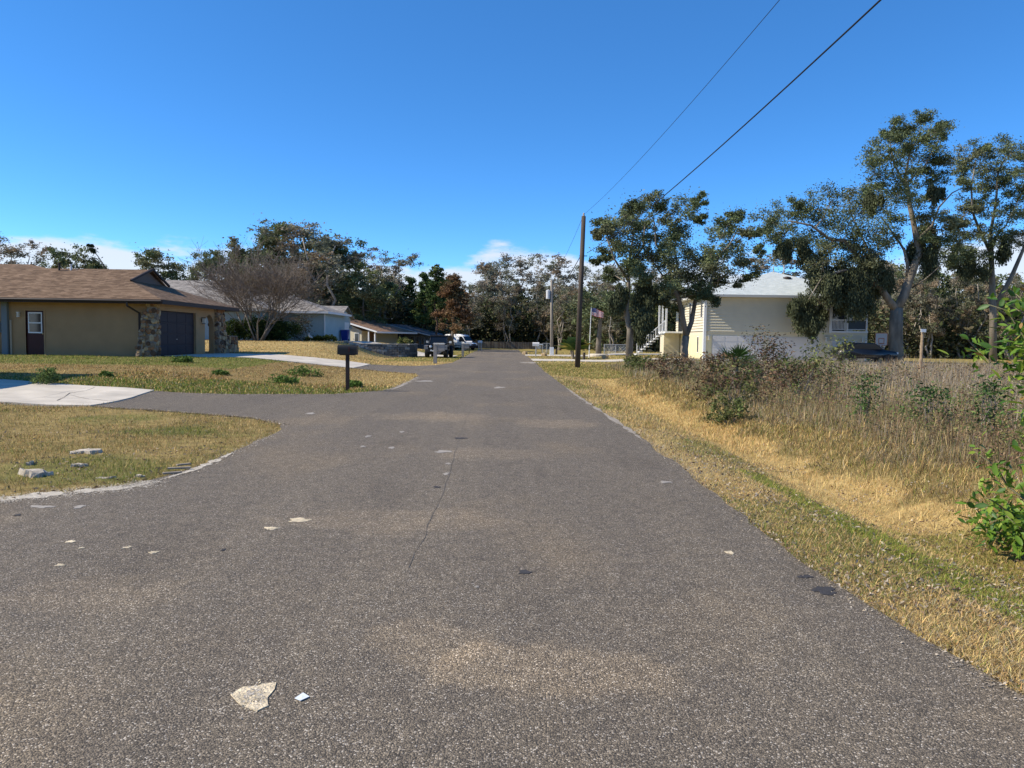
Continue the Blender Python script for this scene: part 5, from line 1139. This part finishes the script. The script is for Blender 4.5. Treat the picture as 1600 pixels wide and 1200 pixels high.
M_VAN = mat('white_van_paint', (.72, .74, .75), .25, coat=.6)
q = P(722, 547, 104); vn = thing('white_van', 'white high roof van parked at the end of the road', 'van', (q.x - .2, 104, .05), R(-38)); vn.scale = (.88, .88, .88)
prof = [(-2.6, .35), (2.1, .35), (2.62, .45), (2.68, .85), (2.45, 1.08), (1.75, 1.22), (1.05, 2.1), (.7, 2.32), (.2, 2.42), (-2.3, 2.42), (-2.6, 2.25)]
MB().prism(prof, 'y', -.95, .95).build('body', M_VAN, vn, .09, 3, True)
MB().prism([(1.72, 1.26), (1.06, 2.06), (.55, 2.06), (.5, 1.28)], 'y', -.962, -.94).build('side_window', M_VGLS, vn); MB().prism([(1.72, 1.26), (1.06, 2.06), (.55, 2.06), (.5, 1.28)], 'y', .94, .962).build('side_window', M_VGLS, vn)
MB().add([(1.82, -.82, 1.25), (1.82, .82, 1.25), (1.12, .78, 2.10), (1.12, -.78, 2.10)], [(0, 1, 2, 3)]).build('windshield', M_VGLS, vn)
MB().bb(2.45, 2.74, -.9, .9, .36, .74).build('bumper', M_BLP, vn, .04); MB().bb(2.64, 2.71, -.5, .5, .78, .95).build('grille', M_BLP, vn)
for sy in (-1, 1):
    MB().bb(2.4, 2.66, sy*.62, sy*.90, .86, 1.04).build('headlight', M_LENS, vn, .02); MB().box((1.5, sy*1.08, 1.45), (.12, .2, .32)).build('mirror', M_BLP, vn, .02)
    for xx in (1.75, -1.7): wheel(vn, (xx, sy*.84, .36), .36, .22, 'y', M_CHR)
    MB().bb(-2.4, 2.3, sy*.955 - .006, sy*.955 + .006, .62, .70).build('side_moulding', M_BLP, vn)

q = P(1352, 570, 56.6); bc_ = thing('dark_car', 'black parked car half hidden by weeds before the small garage', 'car', (q.x, 56.9, .25), R(8))
prof = [(-2.2, .3), (2.2, .3), (2.25, .62), (2.1, .82), (1.1, .95), (.4, 1.42), (-1.2, 1.45), (-1.9, 1.02), (-2.2, .95)]
MB().prism(prof, 'y', -.85, .85).build('body', M_BLKP, bc_, .08, 3, True); MB().prism([(.95, .98), (.36, 1.36), (-1.1, 1.38), (-1.6, 1.02)], 'y', -.862, -.845).build('side_window', M_VGLS, bc_)
MB().prism([(.95, .98), (.36, 1.36), (-1.1, 1.38), (-1.6, 1.02)], 'y', .845, .862).build('side_window', M_VGLS, bc_)
for xx in (-1.35, 1.4):
    for sy in (-1, 1): wheel(bc_, (xx, sy*.76, .33), .33, .2, 'y', M_CHR)
for sy in (-1, 1): MB().bb(2.1, 2.24, sy*.45, sy*.8, .64, .78).build('headlight', M_LENS, bc_, .02)

# ------------------------------------------------------------------ mailboxes
M_MBB = mat('black_metal', (.014, .013, .013), .4); M_PSTD = mat('dark_post', (.035, .022, .018), .7, .2, 6)
def mbox(parent, c, ln, wd_, h, m_, ax='x'):
    n = 8; pr = [(-wd_/2, 0), (wd_/2, 0), (wd_/2, h-wd_/2)] + [(wd_/2*math.cos(a), h - wd_/2 + wd_/2*math.sin(a)) for a in np.linspace(0, math.pi, n)[1:-1]] + [(-wd_/2, h-wd_/2)]
    b = MB().prism(pr, ax, -ln/2, ln/2).build('box', m_, parent, loc=c); return b
q = G(543, 607, .08); m1 = thing('mailbox', 'black mailbox on a thin dark post at the lawn edge', 'mailbox', (q.x, q.y, gzf(q.x, q.y)))
MB().bb(-.05, .05, -.05, .05, -.2, 1.06).build('post', M_PSTD, m1, .006); MB().bb(-.22, .22, -.06, .06, 1.06, 1.085).build('bracket', M_PSTD, m1); bx_ = mbox(m1, (0, 0, 1.086), .56, .20, .27, M_MBB)
MB().prism([(-.105, -.004), (.105, -.004), (.105, .18), (.06, .27), (-.06, .27), (-.105, .18)], 'x', .281, .292).build('door', M_MBB, bx_); MB().bb(.05, .08, -.112, -.102, .08, .22).build('flag', mat('flag_dark', (.06, .01, .01), .5), bx_)
M_VIN = mat('grey_vinyl', (.30, .28, .25), .7, .2, 5); M_VINC = mat('pale_vinyl', (.60, .57, .50), .6)
def arm_mail(px, py, d, lab, sc, mp_, mc_, flip=1):
    q = P(px, py, d); o = thing('mailbox', lab, 'mailbox', (q.x, d, gzf(q.x, d)), 0, 'mailboxes along the left verge'); o.scale = (sc, sc, sc)
    MB().bb(-.11, .11, -.11, .11, -.2, 1.18).build('post', mp_, o, .01); MB().bb(-.14, .62*flip if flip > 0 else .14, -.13, .13, 1.18, 1.30).build('cap', mc_, o, .04); bx_ = MB().bb(.12, .60, -.10, .10, .80, 1.178).build('box', mp_, o, .02); MB().prism([(.12, .55), (.5, .80), (.12, .80)], 'y', -.04, .04).build('brace', mp_, o); return o
arm_mail(680, 568, 48.4, 'thick grey mailbox post with pale cap before the four wheel drive', 1.0, M_VIN, M_VINC); arm_mail(723, 556, 68, 'second thick grey mailbox post farther along the left verge', .92, M_VIN, M_VINC)
def plain_mail(px, py, d, lab, m_, pm_, two=False):
    q = P(px, py, d); o = thing('mailbox', lab, 'mailbox', (q.x, d, gzf(q.x, d)), 0)
    for xx in ((-.16, .16) if two else (0,)): MB().bb(xx-.05, xx+.05, -.05, .05, -.1, 1.0).build('post', pm_, o)
    mbox(o, (0, 0, 1.0), .62, .26, .34, m_); return o
plain_mail(733, 551, 84, 'white mailbox on a dark post in front of the van', M_WHT, M_PSTD); plain_mail(750, 547, 106, 'white mailbox on two pale posts right of the van', M_WHT, M_VINC, True); plain_mail(837, 557, 72, 'white mailbox on a pale post beside the right hand driveway', M_WHT, M_VINC)

# ------------------------------------------------------------------ poles, wires, flag
M_POLE = mat('creosote_pole', (.075, .058, .045), .9, .35, 5, .8, 25, stretch=(1, 1, .15)); M_POLG = mat('grey_pole', (.24, .215, .18), .9, .3, 5, stretch=(1, 1, .2)); M_WIRE = mat('cable', (.012, .012, .014), .6)
pb = G(902, 574); P1b = Vector((pb.x, pb.y, 0)); P1t = P(912, 338, pb.y)
u1 = thing('utility_pole', 'near dark wooden utility pole leaning slightly right', 'pole', (P1b.x, P1b.y, gzf(P1b.x, P1b.y)), 0, 'utility poles'); top1 = P1t - u1.location
MB().tube([(0, 0, -.3), top1*.5, top1], [.165, .145, .125], 12).build('shaft', M_POLE, u1, smooth=True)
MB().lathe([(.05, 0), (.07, .06), (.04, .12), (.06, .16), (.03, .22)], top1 + Vector((0, 0, -.02)), 'z', 10).build('insulator', mat('porcelain', (.25, .22, .2), .3), u1)
for k in (.44, .74): MB().tube([top1*k + Vector((-.16, 0, 0)), top1*k + Vector((.3, -.05, 0))], .025, 6).build('bracket', M_BLP, u1)
p2 = P(862, 556, 78); P2t = P(862, 437, 78)
u2 = thing('utility_pole', 'farther grey utility pole with a pale transformer can', 'pole', (p2.x, 78, gzf(p2.x, 78)), 0, 'utility poles'); t2 = P2t - u2.location
MB().tube([(0, 0, -.3), t2], [.17, .13], 10).build('shaft', M_POLG, u2, smooth=True); MB().bb(-.20, .20, -.20, .20, -.1, .85).build('base_sleeve', M_PW, u2, .02)
MB().lathe([(.05, -.45), (.22, -.42), (.22, .42), (.15, .46), (.04, .5)], t2 + Vector((-.32, 0, -1.5)), 'z', 14).build('transformer', mat('transformer_grey', (.55, .56, .57), .5), u2); MB().tube([t2 + Vector((-.32, 0, -1.5)), t2 + Vector((0, 0, -1.4))], .05, 6).build('bracket', M_BLP, u2)
def cable(name, label, a, b, sag, r, n=28):
    a, b = Vector(a), Vector(b); pts = []
    for i in range(n+1): t = i/n; q = a.lerp(b, t); q.z -= sag*4*t*(1-t); pts.append(q - a)
    root = MB().tube(pts, r, 6).build(name, M_WIRE, None, smooth=True, loc=a); tag(root, label, 'cable')
back_top = Vector((6.1, -14, 9.4)); w1 = P1t + Vector((0, 0, .1)); a1 = u1.location + top1*.76
def fit_cable(a, px, py, y, yend, sag_z):
    """straight plan line from a through the place the wire has at distance y"""
    q = P(px, py, y); t = (yend - a.y)/(q.y - a.y); x = a.x + (q.x - a.x)*t
    return x
y_ = 15.; q = P(1218, 0, y_); xe_ = fit_cable(w1, 1218, 0, y_, -14, 0); tt = (y_ - w1.y)/(-14 - w1.y); ze = (w1.z + .3); sg = ((w1.z*(1-tt) + ze*tt) - q.z)/(4*tt*(1-tt)); cable('overhead_wire', 'thin upper wire from the near utility pole overhead', w1, (xe_, -14, ze), sg, .007)
y_ = 10.5; q = P(1362, 0, y_); xe_ = fit_cable(a1, 1362, 0, y_, -14, 0); tt = (y_ - a1.y)/(-14 - a1.y); ze = a1.z + .6; sg = ((a1.z*(1-tt) + ze*tt) - q.z)/(4*tt*(1-tt)); cable('overhead_cable', 'thick black lower cable from the near utility pole overhead', a1 + Vector((.28, -.05, 0)), (xe_, -14, ze), sg, .015)
cable('overhead_wire', 'upper wire between the two utility poles', w1, P2t, .35, .009); cable('overhead_cable', 'thick lower cable between the two utility poles', a1, u2.location + t2*.80, .4, .022)
q = P(60, 396, 75); cable('overhead_wire', 'faint wire above the brown house roof', (P(-40, 392, 74).x, 74, P(-40, 394, 74).z), (P(125, 398, 82).x, 82, P(125, 399, 82).z), .1, .012)
# flagpole
fb = P(922, 556, 70); fp = thing('flagpole', 'white flagpole with a striped flag beside the palm', 'flagpole', (fb.x - .1, 70, gzf(fb.x, 70))); ft = P(924, 481, 70) - fp.location
MB().tube([(0, 0, -.1), ft], [.05, .03], 10).build('pole', M_PW, fp); MB().lathe([(.01, -.06), (.06, 0), (.01, .06)], ft, 'z', 10).build('finial', M_CHR, fp)
FLW, FLH = 1.15, .66; M_FR = mat('flag_red', (.45, .03, .04), .8, trans=.3); M_FW = mat('flag_white', (.72, .72, .72), .8, trans=.3); M_FB = mat('flag_blue', (.03, .045, .17), .8, trans=.2)
def fpt(u, v): return ft + Vector((.04 + u*FLW*.93, .10*math.sin(u*7)*u + .05*math.sin(u*11+1), -.06 - v*FLH - .28*u*u + .05*math.sin(u*6 + v*2)))
fl = bpy.data.objects.new('flag', None)
def flag_piece(name, u0, u1, v0, v1, m_, off=0):
    n = 12; vs = []; fs = []
    for i in range(n+1):
        u = u0 + (u1-u0)*i/n
        for v in (v0, v1): vs.append(fpt(u, v) + Vector((0, off, 0)))
    fs = [(2*i, 2*i+2, 2*i+3, 2*i+1) for i in range(n)]; return MB().add(vs, fs).build(name, m_, fp)
for i in range(13): flag_piece('stripe', 0 if i > 6 else .4, 1, i/13, (i+1)/13, M_FR if i % 2 == 0 else M_FW)
flag_piece('canton', 0, .4, 0, 7/13, M_FB)
stm = MB(); 
for r_ in range(9):
    for c_ in range(6 if r_ % 2 == 0 else 5):
        u = .4*((c_ + (.5 if r_ % 2 == 0 else 1))/6.0); v = 7/13*((r_ + .6)/9.2); p = fpt(u, v); 
        for off in (-.008, .008): stm.add([p + Vector((.018*math.sin(2*math.pi*k/10)*(1 if k % 2 == 0 else .4), off, .018*math.cos(2*math.pi*k/10)*(1 if k % 2 == 0 else .4))) for k in range(10)], [tuple(range(10))])
stm.build('stars', M_FW, fp)
# trunk stump on a concrete ring, stand, bollards, rails
q = P(930, 556, 76); st = thing('tree_trunk', 'dark thick tree trunk ringed by pale stone right of the flagpole', 'tree', (q.x + .3, 76, gzf(q.x, 76)))
rgq = np.random.default_rng(8); wbq, lfq = build_tree([([(0,0,-.1),(0,.05,1.2),(.1,0,3.2),(.3,.1,5)], (.33), .14)], np.array([(rgq.normal()*1.6, .6 + rgq.normal()*.9, 3.6 + 2.6*rgq.random()) for _ in range(18)]), np.full(18, .75), rgq, per=60, k=6, size=.13, cols=OAK, sub=False)
wbq.build('trunk', M_BARK, st, smooth=True); link('crown', arr_mesh('crown', *lfq), M_LEAF, st); MB().lathe([(1.0, -.1), (1.0, .18), (.9, .25), (.4, .27)], (0, 0, 0), 'z', 20).build('stone_ring', M_CONC, st)
q = P(842, 548, 92); ks = thing('notice_stand', 'small white roofed stand by the right hand driveway', 'stand', (q.x, 92, gzf(q.x, 92))); MB().bb(-.42, .42, -.2, .2, .95, 1.1).build('roof', M_PW, ks, .02)
for sx in (-.3, .3): MB().bb(sx-.05, sx+.05, -.05, .05, -.1, .95).build('post', mat('stand_wood', (.42, .32, .2), .8), ks)
MB().bb(-.25, .25, -.03, .03, .5, .9).build('board', M_VINC, ks)
M_GLV = mat('galvanised', (.42, .44, .45), .5, metal=.5)
def chain(px0, px1, d, h, lab):
    a, b = P(px0, 550, d), P(px1, 550, d); n = max(2, int((b.x-a.x)/2.0)); o = thing('wire_fence', lab, 'fence', (a.x, d, gzf(a.x, d))); L_ = b.x-a.x
    for i in range(n+1): MB().tube([(L_*i/n, 0, -.2), (L_*i/n, 0, h)], .04, 6).build('post', M_GLV, o)
    MB().tube([(0, 0, h), (L_, 0, h)], .03, 6).build('rail', M_GLV, o); mb = MB(); k = 0
    s = .16
    for i in range(int((L_ + h)/s)):
        x0 = i*s
        for sg in (1, -1):
            xa, xb = (x0 - h, x0) if sg > 0 else (x0, x0 - h); za, zb = 0, h
            lo, hi = max(0, min(xa, xb)), min(L_, max(xa, xb))
            if hi - lo < .05: continue
            f_ = lambda x: (x - xa)/(xb - xa)*h
            mb.tube([(lo, 0, f_(lo)), (hi, 0, f_(hi))], .010, 3)
    w_ = mb.build('netting', M_GLV, o); w_['kind'] = 'stuff'
chain(944, 980, 82, 1.05, 'galvanised wire fence right of the ringed trunk'); chain(848, 861, 90, 1.15, 'short galvanised wire fence behind the farther utility pole')
for i, (px, py, d, lab) in enumerate(((869, 553, 84, 'short dark wooden stake behind the feather palm'), (912, 562, 64, 'dark stump post in front of the flagpole'))):
    q = P(px, py, d); o = thing('stump_post', lab, 'post', (q.x, d, gzf(q.x, d))); MB().tube([(0, 0, -.1), (.03, 0, .55)], [.13, .11], 9).build('shaft', M_POLE, o); MB().lathe([(.13, 0), (.12, .05)], (.03, 0, .55), 'z', 9).build('cap', M_POLE, o)
# plank fence closing the road
pfz = thing('plank_fence', 'weathered plank fence closing the far end of the road', 'fence', (-8, 126, 0)); M_PL = [mat('weathered_plank_%s' % k, c, .95, .3, 4, stretch=(1, 1, .2)) for k, c in (('grey', (.17, .15, .125)), ('brown', (.14, .11, .085)), ('pale', (.22, .195, .16)))]
plm = []
for i in range(3):
    me = MB().prism([(-.068, 0), (.068, 0), (.068, 1.12), (.03, 1.17), (-.03, 1.17), (-.068, 1.12)], 'y', -.012, .012).mesh('plank'); me.materials.append(M_PL[i]); plm.append(me)
for i in range(86): o = link('plank', plm[random.randrange(3)], None, pfz, (i*.142, 0, random.uniform(-.03, .03))); o.rotation_euler = (0, random.uniform(-.015, .015), 0)
for z in (.25, .9): MB().bb(-.1, 12.2, .015, .055, z, z+.09).build('rail', M_PL[1], pfz)
# basketball hoop, wooden post
q = P(1378, 562, 60.5); bk = thing('basketball_hoop', 'basketball hoop with an orange framed backboard beside the tallest oak', 'hoop', (q.x - .25, 60.5, gzf(q.x, 60.5)))
M_ORG = mat('faded_orange', (.50, .20, .12), .6); hz_ = P(1378, 530, 60.5).z - bk.location.z
MB().tube([(-.25, .3, 0), (-.1, .2, hz_ - .5), (.2, .1, hz_)], .05, 8).build('pole', M_BLP, bk); bdd = MB().bb(-.32, .58, -.02, .02, hz_ - .45, hz_ + .45).build('backboard', mat('board_white', (.62, .58, .54), .5), bk)
f = MB(); x0, x1, z0, z1 = -.32, .58, hz_ - .45, hz_ + .45
for a in ((x0-.03, x1+.03, z1, z1+.05), (x0-.03, x1+.03, z0-.05, z0), (x0-.05, x0, z0, z1), (x1, x1+.05, z0, z1), (-.1, .36, z0+.48, z0+.54), (-.1, .36, z0+.1, z0+.15), (-.1, -.05, z0+.15, z0+.48), (.31, .36, z0+.15, z0+.48)): f.bb(a[0], a[1], -.035, -.022, a[2], a[3])
f.build('frame', M_ORG, bdd); rg_ = [(.13 + .22*math.cos(t), -.27 + .22*math.sin(t), z0 + .08) for t in np.linspace(0, 2*math.pi, 19)]; MB().tube(rg_, .014, 5).build('rim', M_ORG, bk)
nt_ = MB(); 
for i in range(10): t = i*2*math.pi/10; nt_.tube([(.13 + .22*math.cos(t), -.27 + .22*math.sin(t), z0+.08), (.13 + .12*math.cos(t+.4), -.27 + .12*math.sin(t+.4), z0 - .32)], .01, 3)
nt_.build('net', M_PW, bk)
q = P(1437, 582, 36); wp = thing('wooden_post', 'slim weathered wooden post standing in the dry weeds', 'post', (q.x, 36, gzf(q.x, 36))); MB().tube([(0, 0, -.2), (.04, 0, 1.0), (.05, 0, P(1437, 514, 36).z - wp.location.z)], [.075, .07, .065], 8).build('shaft', mat('post_wood', (.30, .22, .14), .9, .3, 8), wp); MB().bb(-.07, .17, -.09, -.06, P(1437, 519, 36).z - wp.location.z, P(1437, 514, 36).z - wp.location.z).build('bracket', M_PW, wp)

# ------------------------------------------------------------------ litter and rubble
pp = G(471, 1095); pc = MB().add([(-.028, -.008, .0), (.005, -.036, .003), (.034, .006, .002), (-.002, .034, .006), (-.028, -.008, .002), (.005, -.036, .005), (.034, .006, .004), (-.002, .034, .008)], [(3,2,1,0),(4,5,6,7),(0,1,5,4),(1,2,6,5),(2,3,7,6),(3,0,4,7)]).build('paper_scrap', mat('paper', (.62, .66, .70), .7), None, loc=(pp.x, pp.y, .014)); tag(pc, 'small pale card lying on the asphalt near the camera', 'litter')
M_RUB = mat('broken_concrete', (.40, .35, .28), .9, .4, 9, .6, 40); M_BRD = mat('rotten_board', (.30, .25, .19), .9, .3, 8, stretch=(1, .2, 1))
def rubble(px, py, wpx, dep, h, lab, seed, m_=M_RUB, name='concrete_chunk', rz=0, tilt=0):
    c = G(px, py, .03); w_ = c.y/FPX*wpx/2; pts = irregular(0, 0, w_, dep, 0, 18, .5, seed); n = len(pts)
    vs = [(a, b, 0) for a, b in pts] + [(a*(.78 + .16*random.random()), b*(.78 + .16*random.random()), h*(.7 + .5*random.random())) for a, b in pts]
    o = MB().add(vs, [tuple(range(n-1,-1,-1)), tuple(range(n, 2*n))] + [(i, (i+1) % n, n+(i+1) % n, n+i) for i in range(n)]).build(name, m_, None, loc=(c.x, c.y, gzf(c.x, c.y) - .02)); o.rotation_euler = (tilt + random.uniform(-.08, .08), random.uniform(-.1, .1), rz); tag(o, lab, 'rubble')
rubble(55, 739, 50, .12, .075, 'largest pale concrete chunk at the left edge of the near lawn', 1); rubble(132, 704, 42, .19, .05, 'flat concrete piece sunk in the middle of the near lawn', 2); rubble(122, 725, 24, .05, .05, 'small pale chunk between the two larger concrete pieces', 3); rubble(48, 723, 8, .05, .06, 'tiny white stone behind the largest concrete chunk', 4)
rubble(165, 743, 34, .03, .035, 'thin flat slab shard near the front of the near lawn', 5); rubble(218, 741, 16, .03, .04, 'small shard at the broken lawn edge', 6)
for i, (a, b, w_, rz, lab) in enumerate(((268, 738, 26, .5, 'lower rotten board scrap at the lawn edge'), (280, 732, 34, .35, 'longest rotten board scrap at the lawn edge'), (287, 728, 22, .8, 'upper rotten board scrap at the lawn edge'))):
    c = G(a, b, .03); o = MB().box((0, 0, .02), (c.y/FPX*w_, .05, .02)).build('board_scrap', M_BRD, None, loc=(c.x, c.y, gzf(c.x, c.y) + .012*i + .005), bevel=.004); o.rotation_euler = (0, 0, rz); tag(o, lab, 'rubble')
# stones scattered by the right hand driveways
for i, (px, py, d, lab) in enumerate(((820, 552, 82, 'pale stone at the corner of the right hand driveway'), (850, 556, 75, 'pale stone left of the farther utility pole'), (945, 561, 66, 'pale stone right of the ringed trunk'))):
    q = P(px, py, d); o = link('edge_stone', STM[3], None, None, (q.x, d, gzf(q.x, d) + .12)); o.scale = (.35, .25, .35); tag(o, lab, 'stone')
